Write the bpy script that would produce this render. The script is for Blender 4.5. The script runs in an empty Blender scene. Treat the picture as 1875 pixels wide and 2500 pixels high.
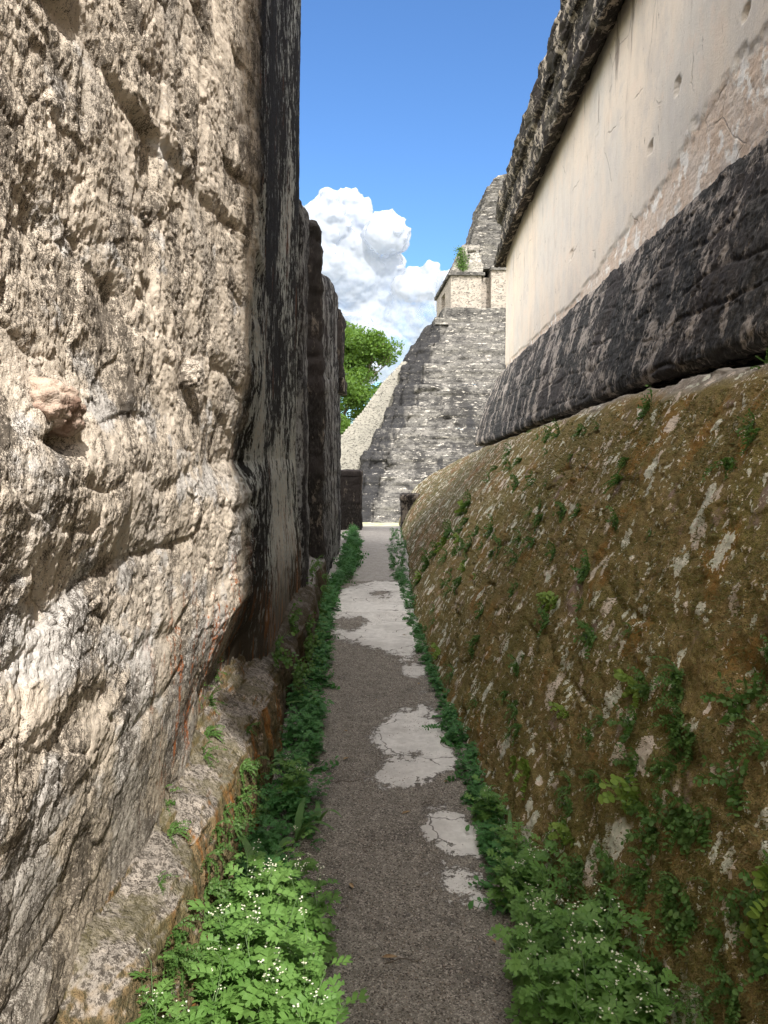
import bpy, math, random
import numpy as np
R = math.radians
random.seed(7)
rng = np.random.default_rng(11)

# ------------------------------------------------------------------ camera, sky, sun, exposure
sc = bpy.context.scene
C = sc.collection
EYE = 1.6
cam_d = bpy.data.cameras.new('camera')
cam = bpy.data.objects.new('camera', cam_d); C.objects.link(cam)
cam.location = (0, 0, EYE)
cam.rotation_euler = (R(90 - 4.51), 0, 0)
cam_d.sensor_fit = 'VERTICAL'; cam_d.sensor_height = 36; cam_d.lens = 36 * .7513
cam_d.clip_start = .05; cam_d.clip_end = 6000
sc.camera = cam

FILL_CLOUD_COVER, FILL_CLOUD_L = .34, 22.0
SUN_EL, SUN_AZ = 42.0, 20.0            # azimuth measured from -Y towards +X
sdir = (math.sin(R(SUN_AZ)) * math.cos(R(SUN_EL)), -math.cos(R(SUN_AZ)) * math.cos(R(SUN_EL)), math.sin(R(SUN_EL)))
from mathutils import Vector, Matrix
world = bpy.data.worlds.new('World'); sc.world = world; world.use_nodes = True
wn = world.node_tree; wn.nodes.clear()
sky = wn.nodes.new('ShaderNodeTexSky'); sky.sky_type = 'NISHITA'; sky.sun_disc = False
sky.sun_elevation = R(SUN_EL); sky.sun_rotation = R(180 - SUN_AZ)
sky.altitude = 200; sky.air_density = 1.0; sky.dust_density = .35; sky.ozone_density = 2.2
bg = wn.nodes.new('ShaderNodeBackground'); bg.inputs[1].default_value = .113
wo = wn.nodes.new('ShaderNodeOutputWorld')

def wnode(ty, **kw):
    n_ = wn.nodes.new(ty)
    for k_, v_ in kw.items(): setattr(n_, k_, v_)
    return n_
tint = wnode('ShaderNodeMix', data_type='RGBA', blend_type='MULTIPLY'); tint.inputs[0].default_value = 1
wn.links.new(sky.outputs[0], tint.inputs[6]); tint.inputs[7].default_value = (.66, .93, 1.22, 1)
# broken bright cloud, added unseen behind and overhead to lift shade; sky ahead clear
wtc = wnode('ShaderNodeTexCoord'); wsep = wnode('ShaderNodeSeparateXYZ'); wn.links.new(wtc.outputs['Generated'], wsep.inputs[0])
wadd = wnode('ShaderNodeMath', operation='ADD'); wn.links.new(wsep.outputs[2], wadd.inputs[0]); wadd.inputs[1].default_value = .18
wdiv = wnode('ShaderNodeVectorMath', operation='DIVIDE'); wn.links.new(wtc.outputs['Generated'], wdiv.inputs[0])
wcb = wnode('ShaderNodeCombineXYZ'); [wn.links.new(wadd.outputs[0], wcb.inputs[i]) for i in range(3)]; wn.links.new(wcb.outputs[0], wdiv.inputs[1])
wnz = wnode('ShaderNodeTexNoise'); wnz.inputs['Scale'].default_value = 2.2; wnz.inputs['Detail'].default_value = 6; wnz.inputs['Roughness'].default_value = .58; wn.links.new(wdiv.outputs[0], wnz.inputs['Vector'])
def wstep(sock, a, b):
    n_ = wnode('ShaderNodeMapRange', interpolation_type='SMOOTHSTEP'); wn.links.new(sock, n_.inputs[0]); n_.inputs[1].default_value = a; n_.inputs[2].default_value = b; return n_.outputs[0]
wm1 = wstep(wnz.outputs[0], FILL_CLOUD_COVER, FILL_CLOUD_COVER + .10); wm2 = wstep(wsep.outputs[1], .72, .40); wm3 = wstep(wsep.outputs[2], -.02, .05)
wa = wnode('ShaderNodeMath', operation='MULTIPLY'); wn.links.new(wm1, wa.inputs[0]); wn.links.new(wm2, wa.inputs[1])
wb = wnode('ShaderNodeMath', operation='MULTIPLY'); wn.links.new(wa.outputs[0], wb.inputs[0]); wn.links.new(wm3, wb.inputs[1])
wcl = wnode('ShaderNodeMix', data_type='RGBA'); wn.links.new(wb.outputs[0], wcl.inputs[0]); wn.links.new(tint.outputs[2], wcl.inputs[6]); wcl.inputs[7].default_value = (FILL_CLOUD_L, FILL_CLOUD_L * .96, FILL_CLOUD_L * .92, 1)
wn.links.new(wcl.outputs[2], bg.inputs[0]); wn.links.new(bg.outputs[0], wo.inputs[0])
sl = bpy.data.lights.new('sun', 'SUN'); sl.energy = 4.5; sl.angle = R(.5); sl.color = (1, .955, .89)
so = bpy.data.objects.new('sun', sl); C.objects.link(so)
from mathutils import Vector, Matrix
so.rotation_euler = Vector(sdir).to_track_quat('Z', 'Y').to_euler()
sc.view_settings.view_transform = 'Standard'; sc.view_settings.look = 'None'
sc.view_settings.gamma = 1; sc.view_settings.exposure = .7
sc.cycles.use_denoising = True
sc.cycles.volume_bounces = 12; sc.cycles.max_bounces = 14; sc.cycles.transmission_bounces = 4; sc.cycles.glossy_bounces = 2; sc.cycles.diffuse_bounces = 4; sc.cycles.transparent_max_bounces = 8

# ------------------------------------------------------------------ object helpers
def tag(o, label=None, cat=None, group=None, kind=None):
    if label: o['label'] = label
    if cat: o['category'] = cat
    if group: o['group'] = group
    if kind: o['kind'] = kind
    return o
def empty(name, loc=(0, 0, 0), rz=0):
    o = bpy.data.objects.new(name, None); o.location = loc; o.rotation_euler[2] = rz
    o.empty_display_size = .2
    C.objects.link(o); return o
def mesh_obj(name, V, F, mat, parent=None, smooth=True, loc=None, mats=None, midx=None):
    """V Nx3 array, F either an Nx4/Nx3 int array or a list of tuples"""
    me = bpy.data.meshes.new(name)
    V = np.asarray(V, dtype=np.float32)
    if isinstance(F, np.ndarray):
        n, k = F.shape
        me.vertices.add(len(V)); me.vertices.foreach_set('co', V.ravel())
        me.loops.add(n * k); me.loops.foreach_set('vertex_index', F.astype(np.int32).ravel())
        me.polygons.add(n)
        me.polygons.foreach_set('loop_start', np.arange(0, n * k, k, dtype=np.int32))
        me.polygons.foreach_set('loop_total', np.full(n, k, dtype=np.int32))
        me.update(calc_edges=True); me.validate()
    else:
        me.from_pydata([tuple(map(float, v)) for v in V], [], F); me.update()
    for m in (mats or [mat]): me.materials.append(m)
    if midx is not None: me.polygons.foreach_set('material_index', np.asarray(midx, dtype=np.int32))
    if smooth: me.polygons.foreach_set('use_smooth', np.ones(len(me.polygons), dtype=bool))
    o = bpy.data.objects.new(name, me); C.objects.link(o)
    if loc is not None: o.location = loc
    if parent is not None: o.parent = parent
    return o
def grid_faces(nu, nv, flip=False):
    i = np.arange(nu - 1)[:, None] * nv + np.arange(nv - 1)[None, :]
    q = np.stack([i, i + nv, i + nv + 1, i + 1], -1).reshape(-1, 4)
    return q[:, ::-1].copy() if flip else q
def add_attr(o, name, vals):
    a = o.data.attributes.new(name, 'FLOAT', 'POINT'); a.data.foreach_set('value', np.asarray(vals, dtype=np.float32).ravel())

# ------------------------------------------------------------------ noise
_g = rng.normal(size=(4096, 3)); _g /= np.linalg.norm(_g, axis=1)[:, None]
_rv = rng.random((4096, 4))
def _hash(a, b, c):
    h = (a * 73856093) ^ (b * 19349663) ^ (c * 83492791)
    h = (h ^ (h >> 13)) * 1274126177
    return (h ^ (h >> 16)) & 4095
def pn(p):
    p = np.asarray(p, dtype=np.float64); s = p.shape[:-1]; p = p.reshape(-1, 3)
    i = np.floor(p).astype(np.int64); f = p - i
    u = f * f * f * (f * (f * 6 - 15) + 10)
    out = 0
    for dx in (0, 1):
        wx = u[:, 0] if dx else 1 - u[:, 0]
        for dy in (0, 1):
            wy = u[:, 1] if dy else 1 - u[:, 1]
            for dz in (0, 1):
                wz = u[:, 2] if dz else 1 - u[:, 2]
                g = _g[_hash(i[:, 0] + dx, i[:, 1] + dy, i[:, 2] + dz)]
                d = (f[:, 0] - dx) * g[:, 0] + (f[:, 1] - dy) * g[:, 1] + (f[:, 2] - dz) * g[:, 2]
                out = out + wx * wy * wz * d
    return (out * 1.5).reshape(s)
def fbm(p, octv=4, rough=.5, lac=2.1):
    p = np.asarray(p, dtype=np.float64); a = 1; t = 0; o = 0
    for k in range(octv):
        o = o + a * pn(p + k * 17.3); t += a; a *= rough; p = p * lac
    return o / t
def ridged(p, octv=4, rough=.5, lac=2.1):
    p = np.asarray(p, dtype=np.float64); a = 1; t = 0; o = 0
    for k in range(octv):
        o = o + a * (1 - 2 * np.abs(pn(p + k * 9.1))); t += a; a *= rough; p = p * lac
    return o / t
def worley(p):
    """returns F1, F2, id-random"""
    p = np.asarray(p, dtype=np.float64); s = p.shape[:-1]; p = p.reshape(-1, 3)
    i = np.floor(p).astype(np.int64); f = p - i
    f1 = np.full(len(p), 9.); f2 = np.full(len(p), 9.); rid = np.zeros(len(p))
    for dx in (-1, 0, 1):
        for dy in (-1, 0, 1):
            for dz in (-1, 0, 1):
                h = _hash(i[:, 0] + dx, i[:, 1] + dy, i[:, 2] + dz); q = _rv[h]
                d = (f[:, 0] - dx - q[:, 0]) ** 2 + (f[:, 1] - dy - q[:, 1]) ** 2 + (f[:, 2] - dz - q[:, 2]) ** 2
                m = d < f1
                f2 = np.where(m, f1, np.minimum(f2, d)); rid = np.where(m, q[:, 3], rid); f1 = np.where(m, d, f1)
    return np.sqrt(f1).reshape(s), np.sqrt(f2).reshape(s), rid.reshape(s)
def sm(a, b, x):
    t = np.clip((x - a) / (b - a), 0, 1); return t * t * (3 - 2 * t)
def facets(p, warp=.25, seed=0.):
    """broken-stone facets: every cell has its own height and tilt"""
    p = p + warp * np.stack([fbm(p * .9 + 3 + seed, 3), fbm(p * .9 + 13 + seed, 3), fbm(p * .9 + 23 + seed, 3)], -1)
    i = np.floor(p); f1, f2, rid = worley(p + seed)
    tl = (rid[..., None] * np.array([37.1, 91.7, 53.3])) % 1 - .5
    return (rid - .5) + 1.1 * ((p - np.round(p)) * tl).sum(-1) * sm(0, .25, f2 - f1), f2 - f1
def normals(P):
    du = np.gradient(P, axis=0); dv = np.gradient(P, axis=1)
    n = np.cross(du, dv); return n / (np.linalg.norm(n, axis=-1, keepdims=True) + 1e-12)
def courses(u, z, h, w, seed, jit=.35, warp=.02):
    """masonry: distance to the nearest joint and a random number per block"""
    r = np.random.default_rng(seed); n = 400
    ze = np.cumsum(h * (1 + jit * (r.random(n) - .5) * 2)) - h * n / 2 * .9
    wq = fbm(np.stack([u * 1.5, z * 1.5, u * 0 + seed], -1), 2) * warp * 3
    z = z + wq; u = u + wq * .7
    k = np.clip(np.searchsorted(ze, z) - 1, 0, n - 2)
    z0 = ze[k]; z1 = ze[k + 1]
    wk = w * (.75 + .6 * r.random(n))[k]; uo = (r.random(n) * w)[k]
    q = (u + uo) / wk; b = np.floor(q); jr = _rv[_hash(b.astype(np.int64), k.astype(np.int64), k * 0 + seed)]
    jr2 = _rv[_hash(b.astype(np.int64) + 1, k.astype(np.int64), k * 0 + seed)]
    l = (b + (jr[..., 0] - .5) * .5) * wk; rr = (b + 1 + (jr2[..., 0] - .5) * .5) * wk
    d = np.minimum(np.minimum(z - z0, z1 - z), np.minimum(np.abs(u + uo - l), np.abs(rr - u - uo)))
    return d, jr[..., 1], k

# ------------------------------------------------------------------ material helpers
class NT:
    def __init__(s, name):
        s.m = bpy.data.materials.new(name); s.m.use_nodes = True; s.t = s.m.node_tree; s.t.nodes.clear()
        s.out = s.t.nodes.new('ShaderNodeOutputMaterial')
        s.tc = s.t.nodes.new('ShaderNodeTexCoord').outputs['Object']
    def n(s, ty, **kw):
        nd = s.t.nodes.new(ty)
        for k, v in kw.items():
            if hasattr(nd, k): setattr(nd, k, v)
        return nd
    def set(s, sock, v):
        if isinstance(v, bpy.types.NodeSocket): s.t.links.new(v, sock)
        elif v is not None: sock.default_value = v
    def map(s, scale=(1, 1, 1), vec=None, loc=(0, 0, 0)):
        nd = s.n('ShaderNodeMapping'); s.set(nd.inputs[0], vec or s.tc)
        nd.inputs['Scale'].default_value = scale; nd.inputs['Location'].default_value = loc; return nd.outputs[0]
    def noise(s, scale, detail=4, rough=.55, vec=None, dist=0, out=0):
        nd = s.n('ShaderNodeTexNoise'); s.set(nd.inputs['Vector'], vec or s.tc)
        nd.inputs['Scale'].default_value = scale; nd.inputs['Detail'].default_value = detail
        nd.inputs['Roughness'].default_value = rough; nd.inputs['Distortion'].default_value = dist
        return nd.outputs[out]
    def vor(s, scale, vec=None, feature='F1', out=0, rnd=1):
        nd = s.n('ShaderNodeTexVoronoi', feature=feature); s.set(nd.inputs['Vector'], vec or s.tc)
        nd.inputs['Scale'].default_value = scale; nd.inputs['Randomness'].default_value = rnd
        return nd.outputs[out]
    def ramp(s, v, pts):
        nd = s.n('ShaderNodeValToRGB'); s.set(nd.inputs[0], v); cr = nd.color_ramp
        while len(cr.elements) < len(pts): cr.elements.new(.5)
        for e, (p, c) in zip(cr.elements, pts):
            e.position = p; e.color = (c, c, c, 1) if isinstance(c, (int, float)) else (*c, 1)
        return nd.outputs[0]
    def step(s, v, a, b):
        nd = s.n('ShaderNodeMapRange'); nd.interpolation_type = 'SMOOTHSTEP'; s.set(nd.inputs[0], v)
        nd.inputs[1].default_value = a; nd.inputs[2].default_value = b; return nd.outputs[0]
    def math(s, op, a, b=0, c=0):
        nd = s.n('ShaderNodeMath', operation=op); s.set(nd.inputs[0], a); s.set(nd.inputs[1], b); s.set(nd.inputs[2], c)
        return nd.outputs[0]
    def mul(s, a, b): return s.math('MULTIPLY', a, b)
    def add(s, a, b): return s.math('ADD', a, b)
    def mix(s, f, a, b, mode='MIX'):
        nd = s.n('ShaderNodeMix', data_type='RGBA', blend_type=mode)
        s.set(nd.inputs[0], f)
        for i, v in ((6, a), (7, b)):
            if isinstance(v, tuple) and len(v) == 3: v = (*v, 1)
            s.set(nd.inputs[i], v)
        return nd.outputs[2]
    def attr(s, name, out='Fac'):
        nd = s.n('ShaderNodeAttribute'); nd.attribute_name = name; return nd.outputs[out]
    def sep(s, vec=None):
        nd = s.n('ShaderNodeSeparateXYZ'); s.set(nd.inputs[0], vec or s.tc); return nd.outputs
    def bump(s, h, strength=.5, dist=.01, norm=None):
        nd = s.n('ShaderNodeBump'); nd.inputs['Strength'].default_value = strength; nd.inputs['Distance'].default_value = dist
        s.set(nd.inputs['Height'], h)
        if norm is not None: s.set(nd.inputs['Normal'], norm)
        return nd.outputs[0]
    def bsdf(s, col, rough=.9, norm=None, spec=.3, trans=None):
        b = s.n('ShaderNodeBsdfPrincipled')
        if isinstance(col, tuple) and len(col) == 3: col = (*col, 1)
        s.set(b.inputs['Base Color'], col); s.set(b.inputs['Roughness'], rough)
        b.inputs['Specular IOR Level'].default_value = spec
        if norm is not None: s.set(b.inputs['Normal'], norm)
        res = b.outputs[0]
        if trans is not None:
            t = s.n('ShaderNodeBsdfTranslucent'); s.set(t.inputs[0], trans if not (isinstance(trans, tuple) and len(trans) == 3) else (*trans, 1))
            mx = s.n('ShaderNodeMixShader'); mx.inputs[0].default_value = .35
            s.t.links.new(res, mx.inputs[1]); s.t.links.new(t.outputs[0], mx.inputs[2]); res = mx.outputs[0]
        s.t.links.new(res, s.out.inputs[0]); return s.m

# -- pale, pitted limestone of the near wall (sunlit part and the streaked part further on, shade painted in)
def mat_left_wall():
    s = NT('weathered_limestone')
    x, y, z = s.sep()[:3]
    zs = s.map((1, 1, .45))                                   # stretched along z: weather runs down
    big = s.noise(1.6, 4, .6)
    mid = s.noise(9, 5, .65)
    fine = s.noise(60, 5, .78, s.map((1, 1, .8)))
    vfine = s.noise(300, 3, .75)
    col = s.mix(s.step(mid, .35, .65), (.82, .71, .585), (.72, .62, .505))
    col = s.mix(s.step(big, .5, .7), col, (.60, .54, .47))
    # white plaster remains
    wh = s.noise(3.1, 5, .6, s.map((1, 1, 1.5), loc=(3, 1, 7)))
    whz = s.add(wh, s.mul(s.math('SUBTRACT', 1.45, z), .08))
    col = s.mix(s.mul(s.step(whz, .53, .60), .7), col, (.74, .72, .70))
    # grey-brown lichen film low on the wall
    low = s.step(s.add(z, s.mul(mid, .9)), 1.65, .95)
    col = s.mix(s.mul(low, .6), col, (.21, .165, .10))
    # specks
    sp = s.add(s.mul(fine, .5), s.mul(vfine, .5))
    msk = s.noise(5.5, 4, .65, s.map((1, 1, .7), loc=(5, 5, 5)))
    th = s.add(sp, s.mul(s.math('SUBTRACT', msk, .5), .55))
    th2 = s.add(th, s.mul(low, .035))
    col = s.mix(s.mul(s.step(th2, .500, .555), .88), col, (.085, .070, .055))
    th3 = s.step(sp, .43, .36)
    col = s.mix(s.mul(th3, .6), col, (.84, .79, .70))
    # orange algae
    og = s.noise(6, 5, .7, s.map((1, 1.6, .35), loc=(9, 2, 1)))
    ogm = s.mul(s.step(og, .51, .57), s.mul(s.step(z, 1.25, 1.0), s.step(z, .45, .6)))
    ogm = s.mul(ogm, s.step(fine, .44, .52))
    ogm = s.mul(ogm, s.step(y, 2.0, 2.6))
    col = s.mix(s.mul(ogm, .9), col, (.42, .13, .035))
    # past the shadow line: shade painted black over lichen, grey streaks running down
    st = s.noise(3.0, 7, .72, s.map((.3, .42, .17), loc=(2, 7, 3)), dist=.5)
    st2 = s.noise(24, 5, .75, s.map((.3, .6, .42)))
    shade_col = s.mix(s.step(s.add(st, s.mul(s.math('SUBTRACT', st2, .5), .75)), .49, .56), (.020, .019, .018), (.46, .48, .455))
    shade_col = s.mix(s.mul(s.step(s.add(st, s.mul(s.math('SUBTRACT', fine, .5), .9)), .60, .67), .9), shade_col, (.55, .47, .38))
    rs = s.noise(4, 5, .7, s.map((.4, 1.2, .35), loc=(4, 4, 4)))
    shade_col = s.mix(s.mul(s.step(rs, .58, .66), .75), shade_col, (.15, .055, .025))
    shade_col = s.mix(s.mul(s.step(st2, .60, .72), .8), shade_col, (.03, .027, .024))
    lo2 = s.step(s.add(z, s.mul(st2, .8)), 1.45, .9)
    shade_col = s.mix(s.mul(lo2, .8), shade_col, s.mix(s.step(og, .5, .6), (.060, .045, .028), (.22, .085, .022)))
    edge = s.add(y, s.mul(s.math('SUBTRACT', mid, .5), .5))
    col = s.mix(s.step(edge, 3.50, 3.85), col, shade_col)
    hgt = s.add(s.mul(fine, .8), s.mul(vfine, .7))
    b = s.bump(hgt, .8, .011)
    b = s.bump(mid, .5, .03, b)
    return s.bsdf(col, .95, b, .15)

# -- black lichen-covered masonry with pale patches and plaster remains
def mat_black_stone(name='black_lichen_stone', pale=(.34, .29, .25), amount=.56, dark=(.014, .013, .0135), tint=None, courses_on=False, stretch=.4, sc_=1.0):
    s = NT(name)
    a = s.noise(2.6 * sc_, 6, .66, s.map((1, 1, stretch), loc=(2, 0, 5)), dist=.3)
    f = s.noise(30 * sc_, 5, .75, s.map((1, 1, .5)))
    g = s.noise(11 * sc_, 5, .7, s.map((1, 1, .35)))
    v = s.add(s.add(s.mul(a, .5), s.mul(g, .32)), s.mul(f, .18))
    k = s.step(v, amount - .035, amount + .03)
    if courses_on:
        j = s.attr('joint'); k = s.math('MAXIMUM', k, s.mul(s.mul(s.step(j, .5, .95), s.step(g, .50, .60)), s.mul(s.step(a, .42, .5), .6)))
    big = s.noise(1.1, 3, .5)
    dk = s.mix(s.step(f, .4, .7), dark, tuple(c * 3.4 for c in dark))
    dk = s.mix(s.mul(s.step(big, .45, .65), .55), dk, (.06, .05, .048))
    pl = s.mix(s.step(g, .35, .65), pale, tuple(c * .62 for c in pale))
    col = s.mix(s.mul(k, .92), dk, pl)
    if tint: col = s.mix(s.mul(s.step(s.noise(1.7, 5, .6, s.map((1, 1, .5), loc=(8, 8, 8))), .52, .62), .6), col, tint)
    b = s.bump(s.add(f, s.mul(g, .8)), .9, .02)
    return s.bsdf(col, .95, b, .15)

def mat_plaster():
    s = NT('cream_lime_plaster')
    x, y, z = s.sep()[:3]
    a = s.noise(.9, 5, .55, s.map((1, 1, .6)))
    b_ = s.noise(7, 5, .6, s.map((1, 1, .35)))
    f = s.noise(60, 4, .7)
    col = s.mix(s.step(a, .38, .62), (.65, .56, .46), (.575, .53, .47))
    col = s.mix(s.mul(s.step(b_, .5, .72), .35), col, (.54, .455, .375))
    col = s.mix(s.mul(s.step(s.noise(2.4, 4, .6, s.map((1, 1, .55), loc=(3, 3, 3))), .50, .70), .45), col, (.46, .41, .36))
    wear = s.attr('wear')
    raw = s.mix(s.step(b_, .4, .6), (.62, .48, .37), (.66, .56, .47))
    raw = s.mix(s.mul(s.step(s.noise(34, 5, .75), .52, .64), .5), raw, (.32, .235, .17))
    raw = s.mix(s.step(s.noise(6, 4, .6, s.map(loc=(7, 1, 2))), .52, .6), raw, (.82, .78, .72))
    wm = s.step(s.add(wear, s.mul(s.math('SUBTRACT', b_, .5), .9)), .45, .56)
    col = s.mix(wm, col, raw)
    # run-off stains and small flakes
    fl = s.noise(9, 6, .75, s.map((1, 1.4, .5), loc=(1, 9, 4)))
    col = s.mix(s.mul(s.step(fl, .635, .68), .7), col, (.15, .12, .095))
    fl2 = s.noise(30, 5, .75, s.map((1, 1, .6), loc=(6, 3, 8)))
    mot = s.noise(3.3, 6, .7, s.map(loc=(2, 4, 4))); col = s.mix(s.mul(s.step(mot, .50, .66), .45), col, (.47, .43, .40)); col = s.mix(s.mul(s.step(mot, .46, .34), .4), col, (.66, .53, .43))
    col = s.mix(s.mul(s.step(fl2, .60, .68), .5), col, (.24, .19, .15))
    run = s.noise(4, 4, .65, s.map((1, 1.6, .22), loc=(6, 2, 8)))
    col = s.mix(s.mul(s.mul(s.step(run, .58, .7), s.step(z, 4.2, 5.3)), .7), col, (.13, .10, .085))
    # cracks
    cr = s.vor(1.6, s.mix(.12, s.tc, s.noise(3, 4, .6, out=1)), 'DISTANCE_TO_EDGE')
    crm = s.mul(s.step(cr, .012, .003), s.step(s.noise(1.5, 2, .5, s.map(loc=(2, 2, 9))), .52, .6))
    col = s.mix(s.mul(crm, .45), col, (.2, .16, .13))
    h = s.add(s.mul(b_, .5), s.add(s.mul(f, .30), s.mul(wm, -.25)))
    h = s.add(h, s.mul(s.noise(28, 5, .75), s.mul(wm, .6)))
    h = s.add(h, s.mul(crm, -.4))
    return s.bsdf(col, .9, s.bump(h, .7, .03), .2)

def mat_moss_base():
    s = NT('mossy_stone')
    x, y, z = s.sep()[:3]
    a = s.noise(1.3, 5, .6)
    m = s.noise(14, 5, .7)
    f = s.noise(90, 4, .75)
    vf = s.noise(260, 2, .6)
    col = s.mix(s.step(m, .35, .65), (.285, .205, .084), (.205, .172, .058))
    col = s.mix(s.mul(s.step(a, .45, .62), .75), col, (.165, .155, .042))
    col = s.mix(s.mul(s.step(f, .45, .62), .6), col, (.34, .25, .13))
    col = s.mix(s.mul(s.step(vf, .5, .4), .7), col, (.045, .032, .016))
    # orange brown moss
    o = s.noise(3.4, 5, .65, s.map(loc=(4, 8, 2)))
    col = s.mix(s.mul(s.mul(s.step(o, .54, .64), s.step(f, .35, .55)), .75), col, (.27, .135, .035))
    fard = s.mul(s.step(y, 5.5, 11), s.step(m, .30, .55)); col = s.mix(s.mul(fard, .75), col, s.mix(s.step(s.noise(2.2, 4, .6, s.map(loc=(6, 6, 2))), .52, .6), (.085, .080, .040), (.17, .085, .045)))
    # bare purplish stone showing
    st = s.noise(4.2, 5, .65, s.map((1, 1, .8), loc=(1, 2, 3)))
    col = s.mix(s.mul(s.step(st, .60, .67), .75), col, s.mix(m, (.36, .26, .22), (.20, .14, .13)))
    # bare grey rounding at the top
    topm = s.step(s.add(z, s.mul(s.math('SUBTRACT', a, .5), .35)), 1.86, 1.95)
    col = s.mix(s.mul(topm, .85), col, s.mix(s.step(m, .4, .6), (.42, .38, .34), (.25, .22, .19)))
    # white lichen, several sizes, drawn out down the slope
    dv = s.mix(.11, s.map((1, 1, .62)), s.noise(16, 4, .65, out=1))
    for scl, rad, dens, seed in ((5.5, .36, .49, 1), (9, .42, .48, 2), (18, .42, .48, 3), (40, .36, .46, 5)):
        mp = s.map((1, 1, 1), dv, (seed * 3.1, seed, seed * 7))
        d = s.vor(scl, mp); 
        area = s.noise(1.7 + seed * .35, 4, .65, s.map(loc=(seed * 2, 5, seed)))
        area2 = s.vor(scl, mp, out=1)
        ra = s.n('ShaderNodeSeparateColor'); s.set(ra.inputs[0], area2)
        rsz = s.mul(ra.outputs[0], rad)
        dd = s.math('SUBTRACT', d, rsz)
        msk = s.mul(s.step(dd, .012, -.012), s.step(area, dens - .02, dens + .03))
        msk = s.mul(msk, s.step(s.noise(60, 3, .7), .36, .42))
        lc = s.mix(s.step(s.noise(40, 3, .6), .35, .65), (.80, .77, .66), (.58, .60, .48))
        lc = s.mix(s.step(ra.outputs[1], .6, .7), lc, (.72, .62, .52))
        col = s.mix(s.mul(msk, .92), col, lc)
    h = s.add(s.add(s.mul(m, .8), s.mul(f, .5)), s.mul(vf, .3))
    return s.bsdf(col, .95, s.bump(h, 1.0, .02), .1)

def mat_bench():
    s = NT('bench_limestone')
    x, y, z = s.sep()[:3]
    m = s.noise(12, 5, .7); f = s.noise(60, 4, .75, s.map((1, 1, .5))); vf = s.noise(180, 3, .7)
    col = s.mix(s.step(m, .35, .65), (.42, .365, .31), (.27, .24, .205))
    col = s.mix(s.mul(s.step(s.add(s.mul(f, .6), s.mul(vf, .4)), .48, .55), .85), col, (.055, .045, .035))
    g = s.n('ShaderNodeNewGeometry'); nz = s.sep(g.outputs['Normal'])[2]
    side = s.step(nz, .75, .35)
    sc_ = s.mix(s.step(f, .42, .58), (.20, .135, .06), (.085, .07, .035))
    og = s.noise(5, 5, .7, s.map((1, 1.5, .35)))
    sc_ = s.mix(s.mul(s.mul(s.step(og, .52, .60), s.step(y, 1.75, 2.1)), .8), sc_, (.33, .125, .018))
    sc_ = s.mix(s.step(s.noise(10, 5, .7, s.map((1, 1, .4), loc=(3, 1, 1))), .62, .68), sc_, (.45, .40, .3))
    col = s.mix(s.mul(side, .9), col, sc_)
    mo = s.noise(4.5, 5, .65, s.map(loc=(5, 1, 4)))
    col = s.mix(s.mul(s.step(mo, .46, .56), .6), col, (.115, .10, .045))
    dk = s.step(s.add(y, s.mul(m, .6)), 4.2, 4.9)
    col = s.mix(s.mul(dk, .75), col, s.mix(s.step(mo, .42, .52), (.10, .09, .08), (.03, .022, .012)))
    tp = s.step(y, 6.6, 7.2)
    col = s.mix(s.mul(s.mul(tp, s.step(nz, .6, .85)), .7), col, (.30, .29, .285))
    return s.bsdf(col, .95, s.bump(s.add(m, f), 1, .02), .15)

def mat_path():
    s = NT('path_surface')
    a = s.noise(2.5, 5, .6); m = s.noise(14, 5, .7); f = s.noise(120, 4, .75); g = s.noise(330, 2, .6)
    slab = s.attr('slab')
    dirt = s.mix(s.step(m, .38, .62), (.275, .25, .215), (.19, .172, .148))
    dirt = s.mix(s.mul(s.step(a, .52, .68), .6), dirt, (.09, .08, .072))
    dirt = s.mix(s.step(g, .60, .70), dirt, (.50, .43, .36))
    dirt = s.mix(s.step(g, .42, .34), dirt, (.05, .04, .033))
    gv = s.vor(190, out=1); gs = s.n('ShaderNodeSeparateColor'); s.set(gs.inputs[0], gv)
    dirt = s.mix(s.mul(s.step(gs.outputs[0], .72, .95), .75), dirt, (.50, .45, .39)); dirt = s.mix(s.mul(s.step(gs.outputs[1], .7, .9), .8), dirt, (.05, .042, .036))
    con = s.mix(s.step(m, .35, .65), (.66, .635, .60), (.54, .52, .49))
    con = s.mix(s.mul(s.step(a, .45, .65), .35), con, (.30, .275, .255))
    con = s.mix(s.step(s.noise(45, 4, .7), .66, .71), con, (.14, .11, .09))
    con = s.mix(s.mul(s.step(f, .6, .7), .6), con, (.62, .58, .54))
    k = s.add(slab, s.add(s.mul(s.math('SUBTRACT', m, .5), 1.5), s.add(s.mul(s.math('SUBTRACT', s.noise(5, 5, .7), .5), 1.5), s.mul(s.math('SUBTRACT', f, .5), .8))))
    km = s.step(k, .44, .56)
    col = s.mix(km, dirt, con)
    ed = s.mul(s.step(k, .40, .47), s.step(k, .60, .50)); col = s.mix(s.mul(ed, .45), col, (.09, .075, .062))
    ck = s.vor(3.1, s.mix(.16, s.tc, s.noise(4, 4, .6, out=1)), 'DISTANCE_TO_EDGE'); ckm = s.mul(s.mul(s.step(ck, .014, .004), km), s.step(a, .45, .5)); col = s.mix(s.mul(ckm, .8), col, (.07, .06, .05))
    far = s.attr('far')
    col = s.mix(far, col, s.mix(s.step(m, .35, .65), (.43, .405, .38), (.34, .32, .30)))
    h = s.add(s.mul(f, .5), s.add(s.mul(g, .5), s.mul(m, .5)))
    h = s.add(s.mul(h, s.math('SUBTRACT', 1, s.mul(km, .75))), s.mul(km, .0))
    return s.bsdf(col, .95, s.bump(h, .9, .012), .15)

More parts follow.
